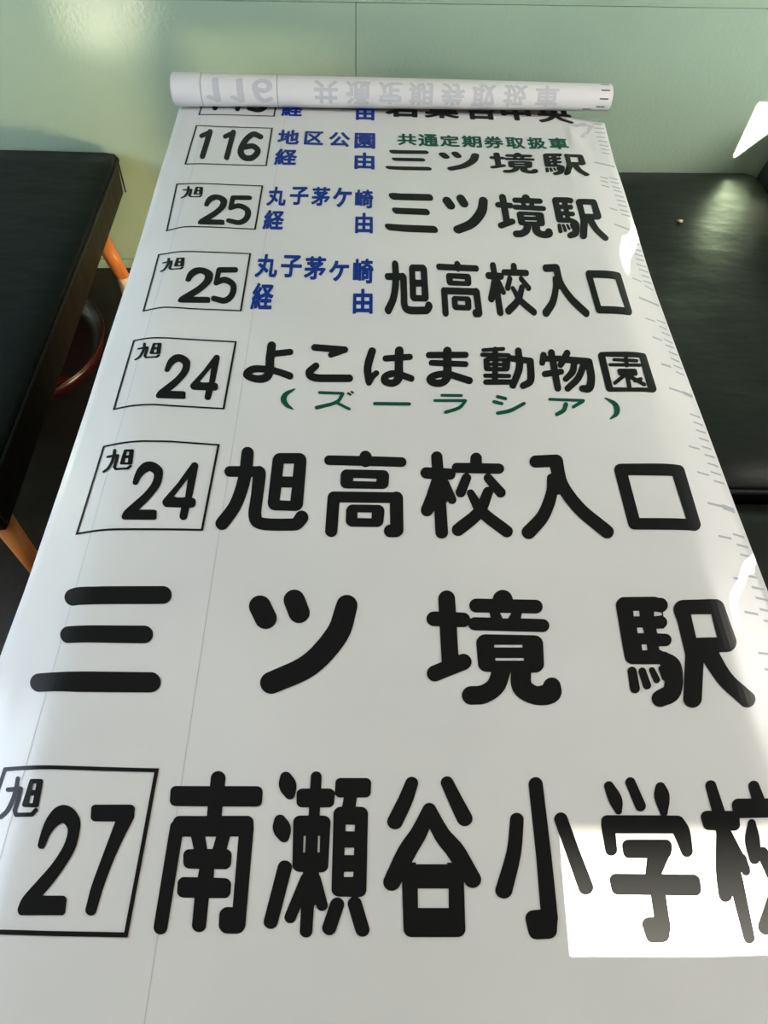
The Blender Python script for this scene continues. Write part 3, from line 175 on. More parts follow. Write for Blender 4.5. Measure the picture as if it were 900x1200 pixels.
'small_asahi': [[-147,266,-161,261,-168,249,-153,135,-157,131,-253,133,-264,128,-269,119,-270,110,-263,95,-253,84,-239,76,-222,72,-158,70,-153,70,-150,67,-151,17,-157,-32,-172,-99,-186,-138,-195,-156,-205,-170,-221,-185,-263,-217,-268,-224,-268,-233,-262,-247,-252,-256,-242,-262,-231,-266,-220,-266,-207,-260,-169,-232,-147,-212,-135,-195,-123,-174,-106,-126,-90,-56,-82,34,-84,48,-82,52,-84,65,-79,57,-79,49,-83,48,-78,38,-76,-16,-83,-168,-79,-177,-41,-234,-29,-247,-15,-254,-4,-256,217,-262,224,-259,229,-255,270,-195,269,-181,261,-168,256,-163,245,-158,230,-156,221,-158,216,-162,183,-209,5,-204,-1,-201,-19,-172,-11,-35,-16,93,-25,108,-32,114,-45,123,-62,129,-83,130,-88,135,-103,238,-109,248,-122,259,-136,265],[70,217,56,212,51,208,47,199,33,-96,35,-109,45,-123,57,-133,70,-138,238,-152,249,-150,257,-146,264,-137,265,-128,239,171,235,185,223,199,212,206,201,210],[113,153,155,151,161,73,157,70,122,71,116,75],[117,-2,118,0,123,1,162,-1,167,-4,173,-91,173,-94,170,-95,126,-93,123,-92]],
'taka': [[-16,932,-51,916,-77,889,-93,860,-105,814,-111,806,-644,813,-676,804,-702,781,-716,758,-725,724,-726,690,-718,656,-706,631,-688,608,-661,591,-635,587,-74,579,-65,578,-30,554,4,547,39,555,73,576,636,568,662,574,688,592,706,615,720,646,726,691,716,737,696,771,667,791,641,796,116,803,97,864,64,909,28,931],[-340,495,-374,481,-399,456,-420,415,-427,370,-427,196,-422,163,-410,131,-396,110,-375,89,-356,78,-322,71,312,70,337,77,363,95,385,122,399,154,406,198,416,351,415,384,407,417,392,446,375,466,349,483,315,490],[-204,297,-199,305,-191,305,196,293,190,238,185,230,176,230,-207,240,-209,253],[-564,4,-589,-11,-616,-43,-629,-75,-635,-117,-650,-809,-647,-839,-637,-868,-618,-897,-598,-916,-557,-932,-533,-932,-509,-924,-475,-895,-462,-876,-452,-846,-448,-817,-430,-240,-429,-229,-424,-224,418,-230,419,-667,412,-675,387,-681,363,-695,346,-711,329,-738,318,-768,313,-797,314,-827,322,-856,345,-896,361,-912,385,-925,409,-931,506,-930,538,-925,563,-912,598,-882,621,-851,632,-823,638,-783,646,-109,641,-77,630,-46,614,-21,590,2,564,15,539,19,514,17,480,4,-531,9],[-223,-267,-256,-280,-287,-310,-304,-341,-315,-383,-318,-606,-312,-636,-298,-666,-264,-703,-240,-717,-215,-722,208,-726,232,-720,257,-707,276,-689,295,-658,310,-608,328,-394,323,-364,312,-333,299,-312,276,-289,251,-275,226,-270],[-122,-431,110,-432,113,-438,110,-550,-120,-546,-124,-533]],
'tani': [[237,932,207,919,182,896,169,868,166,836,171,819,278,543,357,356,373,333,397,315,424,305,455,304,487,312,520,334,534,349,544,366,553,402,552,422,547,439,435,663,325,896,308,915,287,928,262,933],[-234,925,-267,910,-281,896,-292,882,-396,659,-542,393,-548,357,-545,337,-539,321,-529,304,-516,290,-499,279,-481,271,-450,266,-419,270,-391,283,-366,305,-266,493,-203,628,-136,822,-132,854,-142,885,-165,911,-198,925],[-10,592,-28,587,-46,579,-73,554,-183,363,-235,280,-265,239,-349,136,-413,45,-476,-69,-596,-307,-604,-334,-602,-364,-588,-396,-561,-421,-545,-430,-525,-437,-505,-439,-485,-439,-452,-429,-422,-410,-407,-392,-374,-337,-368,-857,-364,-874,-356,-891,-344,-905,-329,-916,-304,-927,-278,-931,268,-933,290,-931,318,-922,342,-906,358,-886,368,-861,388,-349,391,-346,406,-370,418,-384,444,-401,479,-410,499,-410,520,-406,540,-399,558,-389,573,-377,586,-362,601,-329,604,-310,602,-292,594,-268,444,16,412,67,376,115,260,235,235,267,183,353,75,557,60,573,40,585,15,592],[-7,274,47,162,76,116,106,74,184,-21,251,-123,190,-124,197,-140,192,-143,-194,-142,-199,-139,-191,-124,-193,-122,-246,-121,-182,-17,-80,135,-52,183],[-180,-413,192,-415,195,-418,182,-624,177,-627,-184,-625,-187,-623,-183,-416]],
'tei': [[-23,293,-53,284,-62,274,-64,262,-50,232,-51,226,-251,226,-263,222,-269,214,-271,76,-263,59,-251,55,-197,57,-191,34,-179,26,-44,22,-44,-164,-47,-169,-76,-146,-90,-128,-112,-86,-100,-14,-104,4,-119,12,-173,16,-184,4,-203,-92,-220,-140,-239,-176,-261,-206,-297,-242,-296,-260,-251,-298,-233,-298,-188,-254,-149,-188,-95,-240,-53,-263,1,-279,55,-287,115,-289,259,-289,271,-285,278,-278,297,-224,293,-212,283,-204,85,-202,49,-200,43,-194,43,-122,49,-116,205,-115,220,-104,222,-50,215,-38,199,-33,44,-32,44,22,181,25,195,34,199,55,253,55,265,61,271,76,270,214,253,226,49,226,13,294,1,298],[-185,142,181,143,184,112,181,109,-173,109,-185,106]],
'three': [[-329,852,-548,866,-624,868,-665,865,-727,851,-765,832,-784,807,-794,764,-788,717,-767,669,-742,631,-700,588,-661,562,-614,543,-581,539,-500,544,-366,538,784,545,830,559,863,591,881,629,887,685,874,741,857,775,841,797,819,820,794,838,741,857],[-381,184,-492,188,-605,190,-643,179,-660,166,-676,145,-685,111,-684,79,-670,35,-651,1,-622,-34,-589,-63,-553,-84,-519,-95,623,-111,666,-96,694,-72,714,-30,718,12,708,64,693,96,675,121,630,160,579,179],[-317,-555,-499,-550,-855,-532,-886,-534,-914,-543,-942,-566,-957,-604,-957,-643,-941,-690,-910,-737,-875,-772,-826,-805,-779,-824,-196,-865,849,-868,892,-856,930,-825,951,-787,957,-739,954,-710,946,-681,932,-652,911,-623,892,-604,862,-583,833,-569,804,-562,50,-557]],
'tori': [[-281,280,-293,264,-292,216,-281,202,-257,201,-253,192,-253,-108,-257,-112,-287,-118,-298,-132,-287,-186,-281,-195,-263,-199,-111,-174,-108,-264,-101,-276,-89,-281,-35,-279,-25,-270,-23,-250,1,-276,19,-282,73,-243,133,-178,191,-240,235,-274,253,-278,264,-270,296,-234,298,-216,228,-156,194,-114,185,-96,221,-18,254,90,277,216,271,231,229,244,25,243,21,246,19,270,13,277,1,282],[-169,198,-109,198,-108,162,-113,157,-167,159],[-23,198,-19,174,-11,164,16,156,45,24,88,-96,37,-160,1,-192,-23,-207,-23,-160,19,-148,30,-132,28,-90,22,-78,7,-71,-17,-75,-23,-72],[97,156,103,159,184,156,162,66,139,4,118,60],[-169,72,-161,78,-113,78,-108,72,-108,36,-113,31,-167,33],[-169,-54,-161,-49,-113,-49,-108,-54,-110,-90,-167,-98]],
'tsu': [[-197,845,-226,832,-254,810,-275,786,-294,751,-304,718,-308,684,-305,639,-296,606,-203,376,-184,343,-167,322,-126,290,-83,272,-35,269,3,279,31,294,53,312,70,334,88,367,98,400,102,432,99,476,90,509,4,732,-29,788,-67,823,-108,844,-148,851],[617,761,588,748,559,727,536,702,517,668,485,557,429,315,406,251,376,186,279,27,161,-130,96,-201,34,-260,-38,-314,-109,-357,-190,-398,-465,-532,-491,-549,-516,-576,-532,-605,-541,-634,-545,-663,-542,-702,-534,-731,-521,-760,-502,-788,-477,-813,-439,-837,-402,-848,-366,-851,-330,-845,-41,-717,48,-675,145,-621,243,-552,332,-472,416,-382,491,-291,555,-204,620,-106,674,-12,725,104,755,199,774,286,825,559,824,604,814,649,791,693,766,723,736,746,696,763,656,767],[-701,738,-739,724,-766,705,-790,680,-809,646,-820,612,-825,568,-820,524,-811,491,-694,264,-674,234,-653,211,-612,183,-573,169,-525,166,-487,175,-460,189,-433,212,-416,235,-400,266,-391,298,-387,331,-391,374,-399,407,-514,637,-545,682,-581,712,-622,732,-662,740]],
'tsuu': [[-239,278,-277,248,-284,236,-281,224,-173,114,-161,110,-149,113,-113,146,-108,158,-110,170,-143,206,-216,272,-227,279],[-89,280,-104,266,-103,218,-89,206,-47,204,-44,200,-52,188,-51,176,-41,166,-22,158,-35,153,-89,152,-104,140,-105,-154,-107,-159,-128,-142,-128,56,-131,69,-149,78,-275,78,-287,75,-294,68,-297,56,-297,14,-292,2,-281,-4,-215,-5,-212,-10,-212,-136,-213,-142,-251,-170,-296,-214,-299,-226,-295,-238,-263,-279,-251,-283,-239,-280,-194,-226,-173,-209,-167,-210,-95,-254,-71,-262,-17,-272,127,-275,277,-267,286,-256,299,-208,297,-196,283,-185,253,-187,248,-184,263,-166,268,-142,267,140,253,152,181,153,170,158,223,193,264,230,268,242,264,254,223,283],[-21,74,-17,77,37,77,39,68,-17,65],[121,74,127,77,181,77,184,74,181,65,127,65,121,68],[-20,-10,37,-9,39,-16,37,-23,-17,-23,-21,-16],[121,-10,181,-9,184,-16,181,-23,127,-23,121,-22],[-20,-100,38,-100,39,-178,45,-190,43,-195,-25,-190,-21,-178],[121,-100,181,-99,184,-118,181,-123,127,-124,121,-118]],
'two': [[-56,627,-86,619,-103,613,-131,594,-142,584,-161,560,-177,534,-201,486,-210,460,-224,400,-234,318,-238,237,-238,158,-236,145,-230,132,-219,120,-208,111,-194,105,-180,103,-167,104,-155,109,-148,115,-142,128,-125,224,-118,253,-106,284,-89,321,-66,356,-52,371,-25,392,-14,399,7,408,26,398,55,377,75,355,87,334,94,308,99,265,98,236,92,181,78,119,65,81,37,15,2,-56,-16,-88,-55,-147,-235,-396,-254,-426,-266,-452,-274,-476,-278,-496,-283,-534,-285,-545,-285,-561,-273,-591,-267,-601,-252,-614,-235,-623,-217,-626,253,-628,265,-626,273,-621,280,-613,285,-602,285,-591,269,-460,264,-449,258,-441,242,-428,227,-422,214,-419,-17,-418,-21,-418,-25,-416,27,-341,68,-276,106,-208,146,-132,195,-22,222,52,233,93,240,130,244,168,246,240,240,351,236,376,231,402,215,446,199,474,179,502,152,533,119,563,86,588,70,598,34,615,11,622,-29,628]],
'ugoku': [[-209,597,-252,570,-453,546,-475,530,-488,500,-490,471,-486,456,-478,442,-463,432,-283,450,-278,447,-277,432,-282,418,-286,415,-455,420,-485,414,-508,398,-523,368,-525,325,-514,300,-505,291,-486,285,-384,285,-418,277,-421,270,-443,255,-464,226,-474,197,-487,-43,-479,-85,-462,-111,-444,-121,-337,-122,-334,-137,-337,-165,-343,-180,-478,-181,-499,-194,-510,-210,-519,-238,-518,-266,-507,-290,-498,-298,-480,-303,-364,-304,-355,-305,-352,-317,-358,-340,-474,-344,-504,-356,-525,-385,-534,-416,-534,-444,-525,-470,-506,-490,-487,-494,-37,-484,-29,-486,-31,-527,-26,-553,-9,-582,18,-596,37,-595,57,-586,79,-565,94,-537,236,-193,265,-109,288,-25,315,130,376,118,362,-107,344,-273,335,-315,322,-342,304,-360,242,-399,209,-427,187,-454,172,-495,170,-536,177,-562,191,-584,209,-596,237,-597,340,-539,393,-498,432,-449,458,-394,469,-366,489,-284,502,-187,534,208,533,236,525,265,511,285,484,301,454,301,328,320,322,332,328,506,326,535,316,564,290,591,271,596,250,591,228,577,205,547,189,503,179,357,172,344,94,355,79,396,61,413,-157,417,-152,465,-42,478,-20,493,-4,527,-2,556,-6,571,-15,585,-30,595,-161,581,-189,597],[-174,276,-171,282,-121,284,-3,284,0,280,-4,273,-162,271],[-352,157,-339,168,-300,166,-299,144,-303,135,-343,132,-352,137],[-177,162,-114,166,-108,163,-110,135,-117,130,-176,129,-180,133,-181,147],[63,168,160,154,168,142,149,14,130,-57,103,-141,28,-335,-233,-338,-238,-328,-236,-314,-229,-305,-17,-306,3,-298,18,-281,30,-253,32,-226,23,-199,6,-184,-217,-181,-221,-176,-220,-162,-217,-135,-211,-123,-46,-121,-26,-115,-5,-99,13,-73,23,-45],[-354,30,-313,34,-311,17,-315,8,-345,5,-354,10],[-198,20,-186,30,-127,31,-120,22,-123,7,-130,3,-199,3]],
'waka': [[-134,298,-146,284,-148,248,-152,242,-260,242,-274,236,-281,224,-282,170,-276,158,-260,150,-152,150,-148,146,-147,110,-141,98,-260,96,-275,92,-287,74,-287,26,-282,14,-266,4,-134,2,-158,-29,-212,-82,-293,-136,-300,-148,-297,-166,-258,-208,-242,-215,-230,-212,-169,-172,-165,-178,-165,-280,-158,-294,-146,-300,-86,-299,-77,-292,-68,-273,148,-273,159,-292,172,-299,226,-299,238,-294,247,-274,247,-52,239,-34,220,-27,-26,-27,-36,-22,-20,3,274,3,289,8,300,26,300,68,298,80,288,92,274,96,151,98,158,110,160,148,274,150,289,158,296,176,296,218,292,230,274,242,160,243,157,284,148,296,136,300,88,300,75,296,65,284,64,248,58,242,-50,242,-55,284,-64,296,-80,300],[25,146,34,150,58,150,64,146,65,110,71,98,22,98,31,128],[-71,-124,-68,-119,-62,-119,148,-119,151,-124,151,-178,148,-182,-68,-181,-71,-178]],
'yo': [[-26,588,-45,578,-66,556,-79,526,-87,482,-89,94,-77,-102,-84,-111,-228,-99,-323,-111,-377,-138,-434,-194,-462,-238,-477,-277,-484,-305,-485,-359,-476,-400,-456,-440,-408,-492,-328,-542,-231,-578,-145,-590,-71,-583,-8,-554,35,-513,56,-482,75,-441,98,-350,107,-343,214,-386,410,-489,448,-482,465,-466,477,-446,485,-418,485,-378,474,-337,455,-309,435,-293,278,-218,111,-152,99,-139,93,-56,86,70,88,137,403,199,427,221,439,250,443,293,432,336,401,374,371,382,92,331,88,341,88,472,71,530,52,559,23,583,3,590],[-277,-314,-247,-306,-172,-301,-76,-309,-88,-336,-110,-358,-146,-372,-193,-377,-250,-371,-317,-342]],
'yuu': [[-37,293,-46,278,-46,188,-49,180,-235,180,-247,174,-252,164,-251,-286,-235,-296,-181,-295,-169,-286,-163,-259,161,-259,167,-283,179,-293,239,-293,248,-286,252,-274,252,158,249,170,233,180,41,182,40,278,35,290,23,296,-25,296],[-166,92,-49,94,-46,86,-46,8,-55,4,-163,4,-167,8],[40,92,164,92,165,8,155,4,47,4,41,7],[-164,-82,-48,-82,-47,-172,-166,-172,-167,-88],[40,-82,162,-82,164,-172,41,-172]],
'zu': [[315,259,306,255,298,242,300,215,335,176,354,181,363,204,360,217,334,249],[-292,230,-310,222,-320,202,-317,173,-297,152,84,142,94,140,98,132,77,67,51,16,24,-12,5,-13,-4,-19,-16,-39,-76,-66,-348,-162,-357,-174,-363,-199,-359,-225,-344,-246,-316,-253,-54,-155,36,-107,270,-258,288,-259,306,-236,306,-211,296,-193,96,-62,96,-49,120,-10,136,29,182,160,182,187,167,213,148,220],[251,215,241,211,232,197,231,174,236,162,290,119,309,124,319,150,310,176,260,214]],
}
PRINTS = [
(7,'destination','black','minami',1.0000,1.0000,-0.1862,0.2100),
(7,'destination','black','se',1.0000,1.0000,-0.0484,0.2075),
(7,'destination','black','tani',1.0000,1.0000,0.0905,0.2042),
(7,'destination','black','shou',1.0000,1.0000,0.2278,0.2022),
(7,'destination','black','gaku',1.0000,1.0000,0.3676,0.2000),
(7,'destination','black','kou_long',1.0000,1.0000,0.5126,0.1977),
(7,'prefix','black','small_asahi',1.0000,1.0000,-0.4370,0.2735),
(7,'number','black','two',1.0000,1.0000,-0.3753,0.1985),
(7,'number','black','seven',1.0000,1.0000,-0.3149,0.1985),
(6,'destination','black','three',1.0000,1.0000,-0.3795,0.5007),
(6,'destination','black','tsu',1.0000,1.0000,-0.0888,0.4965),
(6,'destination','black','sakai',1.0000,1.0000,0.1915,0.4899),
(6,'destination','black','eki',1.0000,1.0000,0.4787,0.4836),
(5,'destination','black','asahi',1.0000,1.0000,-0.1656,0.7824),
(5,'destination','black','taka',1.0000,1.0000,0.0038,0.7741),
(5,'destination','black','kou',1.0000,1.0000,0.1732,0.7745),
(5,'destination','black','iri',1.0000,1.0000,0.3403,0.7727),
(5,'destination','black','kuchi',1.0000,1.0000,0.5089,0.7745),
(5,'prefix','black','small_asahi',0.9875,0.9766,-0.4265,0.8429),
(5,'number','black','two',1.0181,0.9869,-0.3679,0.7731),
(5,'number','black','four',1.0000,1.0000,-0.3069,0.7727),
(4,'destination','black','yo',1.0000,1.0000,-0.1846,1.0926),
(4,'destination','black','ko',1.0000,1.0000,-0.0675,1.0924),
(4,'destination','black','ha',1.0000,1.0000,0.0482,1.0880),
(4,'destination','black','ma',1.0000,1.0000,0.1654,1.0891),
(4,'destination','black','ugoku',1.0000,1.0000,0.2832,1.0881),
(4,'destination','black','mono',1.0000,1.0000,0.4007,1.0835),
(4,'destination','black','en',1.0000,1.0000,0.5190,1.0844),
(4,'subtitle','green','paren_l',1.0000,1.0000,-0.1430,0.9924),
(4,'subtitle','green','zu',1.0000,1.0000,-0.0551,0.9913),
(4,'subtitle','green','dash',1.0000,1.0000,0.0529,0.9854),
(4,'subtitle','green','ra',1.0000,1.0000,0.1633,0.9881),
(4,'subtitle','green','shi',1.0000,1.0000,0.2742,0.9859),
(4,'subtitle','green','a',1.0000,1.0000,0.3853,0.9821),
(4,'subtitle','green','paren_r',1.0000,1.0000,0.4718,0.9814),
(4,'prefix','black','small_asahi',0.9666,0.9296,-0.4248,1.1232),
(4,'number','black','two',0.9732,0.9739,-0.3603,1.0488),
(4,'number','black','four',0.9424,1.0064,-0.3025,1.0482),
(3,'destination','black','asahi',0.6678,1.0140,0.0919,1.3349),
(3,'destination','black','taka',0.6546,1.0426,0.2047,1.3342),
(3,'destination','black','kou',0.6616,0.9857,0.3127,1.3372),
(3,'destination','black','iri',0.6521,1.0038,0.4244,1.3360),
(3,'destination','black','kuchi',0.6406,1.0422,0.5308,1.3353),
(3,'prefix','black','small_asahi',0.9960,0.9041,-0.4228,1.4064),
(3,'number','black','two',1.1976,0.9666,-0.3576,1.3291),
(3,'number','black','five',1.0000,1.0000,-0.2988,1.3293),
(3,'via','blue','maru',0.7864,1.4451,-0.2162,1.4005),
(3,'via','blue','ko_child',0.7975,1.4865,-0.1628,1.4011),
(3,'via','blue','chigaya',0.8020,1.4315,-0.1103,1.3971),
(3,'via','blue','ke',0.7975,1.3576,-0.0575,1.3879),
(3,'via','blue','saki',0.7781,1.4942,-0.0046,1.3878),
(3,'via','blue','kei',0.7438,1.5181,-0.2160,1.2936),
(3,'via','blue','yuu',0.8240,1.3977,-0.0046,1.2852),
(2,'destination','black','three',0.6469,0.9550,0.1063,1.6196),
(2,'destination','black','tsu',0.6726,0.9673,0.2411,1.6189),
(2,'destination','black','sakai',0.6615,0.9832,0.3744,1.6176),
(2,'destination','black','eki',0.6498,0.9752,0.5115,1.6144),
(2,'prefix','black','small_asahi',0.9794,0.9689,-0.4207,1.6903),
(2,'number','black','two',1.0963,1.0172,-0.3585,1.6152),
(2,'number','black','five',1.0918,1.0013,-0.2988,1.6157),
(2,'via','blue','maru',0.7434,1.4099,-0.2160,1.6783),
(2,'via','blue','ko_child',0.7829,1.4247,-0.1623,1.6809),
(2,'via','blue','chigaya',0.7604,1.3797,-0.1096,1.6793),
(2,'via','blue','ke',0.8281,1.5957,-0.0577,1.6760),
(2,'via','blue','saki',0.7656,1.3912,-0.0047,1.6717),
(2,'via','blue','kei',0.7819,1.3722,-0.2154,1.5788),
(2,'via','blue','yuu',0.8147,1.4151,-0.0042,1.5695),
(1,'destination','black','three',0.6169,0.5701,0.1074,1.8588),
(1,'destination','black','tsu',0.6454,0.5614,0.2409,1.8583),
(1,'destination','black','sakai',0.6348,0.5425,0.3786,1.8586),
(1,'destination','black','eki',0.6199,0.5895,0.5148,1.8548),
(1,'subtitle','green','kyou',0.8646,1.0169,0.1074,1.9626),
(1,'subtitle','green','tsuu',0.8920,1.1525,0.1634,1.9610),
(1,'subtitle','green','tei',0.8790,1.0179,0.2207,1.9607),
(1,'subtitle','green','ki',0.9228,1.0393,0.2794,1.9611),
(1,'subtitle','green','ken',0.8582,1.0544,0.3383,1.9611),
(1,'subtitle','green','tori',0.8364,1.0247,0.3960,1.9594),
(1,'subtitle','green','atsukai',0.8256,1.0226,0.4536,1.9597),
(1,'subtitle','green','sha',0.8857,1.0446,0.5120,1.9581),
(1,'number','black','one',1.0000,1.0000,-0.4251,1.9159),
(1,'number','black','one',0.9720,1.0049,-0.3632,1.9145),
(1,'number','black','six',1.0000,1.0000,-0.3032,1.9093),
(1,'via','blue','chi',0.9406,1.3187,-0.2066,1.9578),
(1,'via','blue','ku',0.9087,1.3100,-0.1396,1.9563),
(1,'via','blue','kou_public',0.9570,1.3245,-0.0722,1.9544),
(1,'via','blue','en_garden',1.0115,1.4286,-0.0049,1.9516),
(1,'via','blue','kei',0.9417,1.3260,-0.2068,1.8579),
(1,'via','blue','yuu',1.0189,1.4078,-0.0051,1.8495),
(0,'number','black','one',1.0000,1.0000,-0.4251,2.1679),
(0,'number','black','one',0.9720,1.0049,-0.3632,2.1665),
(0,'number','black','five',1.1600,1.1789,-0.3032,2.1613),
(0,'via','blue','kei',0.9417,1.3260,-0.2068,2.1099),
(0,'via','blue','yuu',1.0189,1.4078,-0.0051,2.1015),
(0,'destination','black','waka',1.6251,1.6488,0.0996,2.1321),
(0,'destination','black','ha_leaf',1.5939,1.6646,0.2073,2.1314),
(0,'destination','black','dai',1.5135,1.6414,0.3191,2.1294),
(0,'destination','black','naka',1.5779,1.6460,0.4163,2.1297),
(0,'destination','black','ou',1.6198,1.6429,0.5252,2.1229),
]
FRAMES = [
(7,[(-0.4743,0.3115),(-0.4471,0.3106),(-0.3967,0.3088),(-0.3326,0.3070),(-0.2686,0.3055),(-0.2696,0.2082),(-0.2710,0.1151),(-0.3552,0.1168),(-0.4189,0.1189),(-0.4525,0.1228),(-0.4842,0.1279),(-0.4798,0.2126)]),
(5,[(-0.4639,0.8802),(-0.4280,0.8801),(-0.3913,0.8816),(-0.3430,0.8814),(-0.2571,0.8757),(-0.2613,0.6916),(-0.3402,0.6923),(-0.4009,0.6923),(-0.4383,0.6927),(-0.4687,0.6930)]),
(4,[(-0.4638,1.1621),(-0.4343,1.1601),(-0.4088,1.1578),(-0.2568,1.1487),(-0.2590,0.9650),(-0.3432,0.9687),(-0.3854,0.9715),(-0.4135,0.9711),(-0.4647,0.9715)]),
(3,[(-0.4641,1.4517),(-0.4455,1.4489),(-0.2569,1.4421),(-0.2569,1.2446),(-0.3554,1.2491),(-0.4182,1.2546),(-0.4618,1.2544)]),
(2,[(-0.4651,1.7293),(-0.4381,1.7266),(-0.2549,1.7224),(-0.2553,1.5383),(-0.3516,1.5415),(-0.4187,1.5434),(-0.4599,1.5395)]),
(1,[(-0.4563,2.0103),(-0.3930,2.0049),(-0.2534,2.0014),(-0.2539,1.8157),(-0.3701,1.8174),(-0.4573,1.8177)]),
(0,[(-0.4563,2.2623),(-0.3930,2.2569),(-0.2534,2.2534),(-0.2539,2.0677),(-0.3701,2.0694),(-0.4573,2.0697)]),
]
TICKS = [(0.6358,2.1269,0.6625,2.1330,1.0),(0.6323,2.0972,0.6598,2.1028,1.0),(0.6299,2.0741,0.6623,2.0807,1.0),(0.6302,2.0494,0.6600,2.0550,1.0),(0.6282,2.0250,0.6560,2.0292,1.0),(0.6296,2.0027,0.6580,2.0071,1.0),(0.6290,1.9801,0.6557,1.9825,1.0),(0.6285,1.9585,0.6535,1.9603,1.0),(0.6283,1.9386,0.6509,1.9395,1.0),(0.5991,1.8112,0.6198,1.8097,1.0),(0.6245,1.8160,0.6471,1.8151,1.0),(0.5975,1.7930,0.6181,1.7917,1.0),(0.6245,1.7980,0.6477,1.7965,1.0),(0.5963,1.7723,0.6175,1.7704,1.0),(0.6250,1.7771,0.6482,1.7760,1.0),(0.6263,1.7619,0.6487,1.7607,1.0),(0.6261,1.7397,0.6497,1.7394,1.0),(0.6267,1.7198,0.6511,1.7201,1.0),(0.6264,1.7008,0.6504,1.6999,1.0),(0.5992,1.6761,0.6193,1.6740,1.0),(0.6274,1.6800,0.6511,1.6809,1.0),(0.6279,1.6619,0.6516,1.6632,1.0),(0.5960,1.8801,0.6519,1.8757,1.3),(0.5996,1.6105,0.6429,1.6051,1.3),(0.6418,1.5572,0.6555,1.5574,1.0),(0.6326,1.5310,0.6553,1.5335,1.0),(0.6319,1.5124,0.6555,1.5146,1.0),(0.6312,1.4944,0.6540,1.4974,1.0),(0.6283,1.4740,0.6532,1.4751,1.0),(0.6310,1.4567,0.6548,1.4574,1.0),(0.6328,1.4359,0.6532,1.4368,1.0),(0.6035,1.4098,0.6264,1.4091,1.0),(0.6324,1.4159,0.6552,1.4172,1.0),(0.6323,1.3989,0.6534,1.3927,1.0),(0.6019,1.2696,0.6260,1.2709,1.0),(0.6330,1.2794,0.6543,1.2784,1.0),(0.6332,1.2597,0.6525,1.2565,1.0),(0.6346,1.2396,0.6547,1.2376,1.0),(0.6039,1.2096,0.6272,1.2096,1.0),(0.6333,1.2173,0.6546,1.2143,1.0),(0.6318,1.1977,0.6538,1.1978,1.0),(0.6342,1.1777,0.6558,1.1768,1.0),(0.6338,1.1572,0.6542,1.1546,1.0),(0.6029,1.1264,0.6253,1.1286,1.0),(0.6034,1.3410,0.6551,1.3388,1.5),(0.6345,1.1771,0.6549,1.1772,0.9),(0.6337,1.1572,0.6550,1.1558,0.9),(0.6022,1.1254,0.6266,1.1261,0.9),(0.6340,1.1362,0.6553,1.1351,0.9),(0.6349,1.1176,0.6546,1.1148,0.9),(0.6332,0.9980,0.6562,0.9962,0.9),(0.6342,0.9771,0.6557,0.9757,0.9),(0.6337,0.9562,0.6559,0.9558,0.9),(0.6338,0.9357,0.6559,0.9345,0.9),(0.6027,0.9045,0.6266,0.9050,0.9),(0.6339,0.9148,0.6552,0.9143,0.9),(0.6341,0.8944,0.6568,0.8943,0.9),(0.6343,0.8736,0.6576,0.8734,0.9),(0.6026,0.8426,0.6281,0.8428,0.9),(0.6343,0.8535,0.6570,0.8528,0.9),(0.6345,0.8327,0.6566,0.8323,0.9),(0.6020,1.0562,0.6342,1.0568,1.1),(0.6342,1.0568,0.6559,1.0541,2.2),(0.6020,0.7027,0.6291,0.7042,0.9),(0.6360,0.7159,0.6594,0.7150,0.9),(0.6362,0.6942,0.6601,0.6945,0.9),(0.6365,0.6744,0.6576,0.6746,0.9),(0.6035,0.6201,0.6280,0.6215,0.9),(0.6364,0.6321,0.6553,0.6329,0.9),(0.6362,0.6106,0.6614,0.6116,0.9),(0.6363,0.5910,0.6614,0.5914,0.9),(0.6026,0.5576,0.6295,0.5585,0.9),(0.6362,0.5699,0.6582,0.5700,0.9),(0.6364,0.5492,0.6566,0.5496,0.9),(0.6023,0.7727,0.6335,0.7741,1.1),(0.6335,0.7741,0.6586,0.7719,2.4),(0.6025,0.4870,0.6438,0.4904,0.9),(0.6044,0.4609,0.6369,0.4631,0.9)]
BACK_KANA = [[(0.5718,2.0492),(0.5892,2.0761),(0.6109,2.0930)],[(0.5912,2.0767),(0.6249,2.0816),(0.6083,2.0473),(0.5826,2.0052)]]
SLIVERS = [[(0.6554, 1.6322), (0.6577, 1.5865), (0.651, 1.5712), (0.6429, 1.5626), (0.6345, 1.5319), (0.6233, 1.5119), (0.6115, 1.4891), (0.5935, 1.4208), (0.5918, 1.4527), (0.5942, 1.4971), (0.6032, 1.5309), (0.6129, 1.553), (0.614, 1.5659), (0.6311, 1.579), (0.6405, 1.5957), (0.6476, 1.6163)], [(0.6663, 0.6825), (0.664, 0.669), (0.6551, 0.6592), (0.6539, 0.6488), (0.6417, 0.644), (0.6291, 0.6303), (0.6206, 0.6137), (0.6036, 0.5954), (0.5922, 0.5765), (0.5789, 0.531), (0.5794, 0.5602), (0.5868, 0.587), (0.5953, 0.5983), (0.614, 0.6194), (0.6319, 0.6484), (0.6389, 0.6576)]]

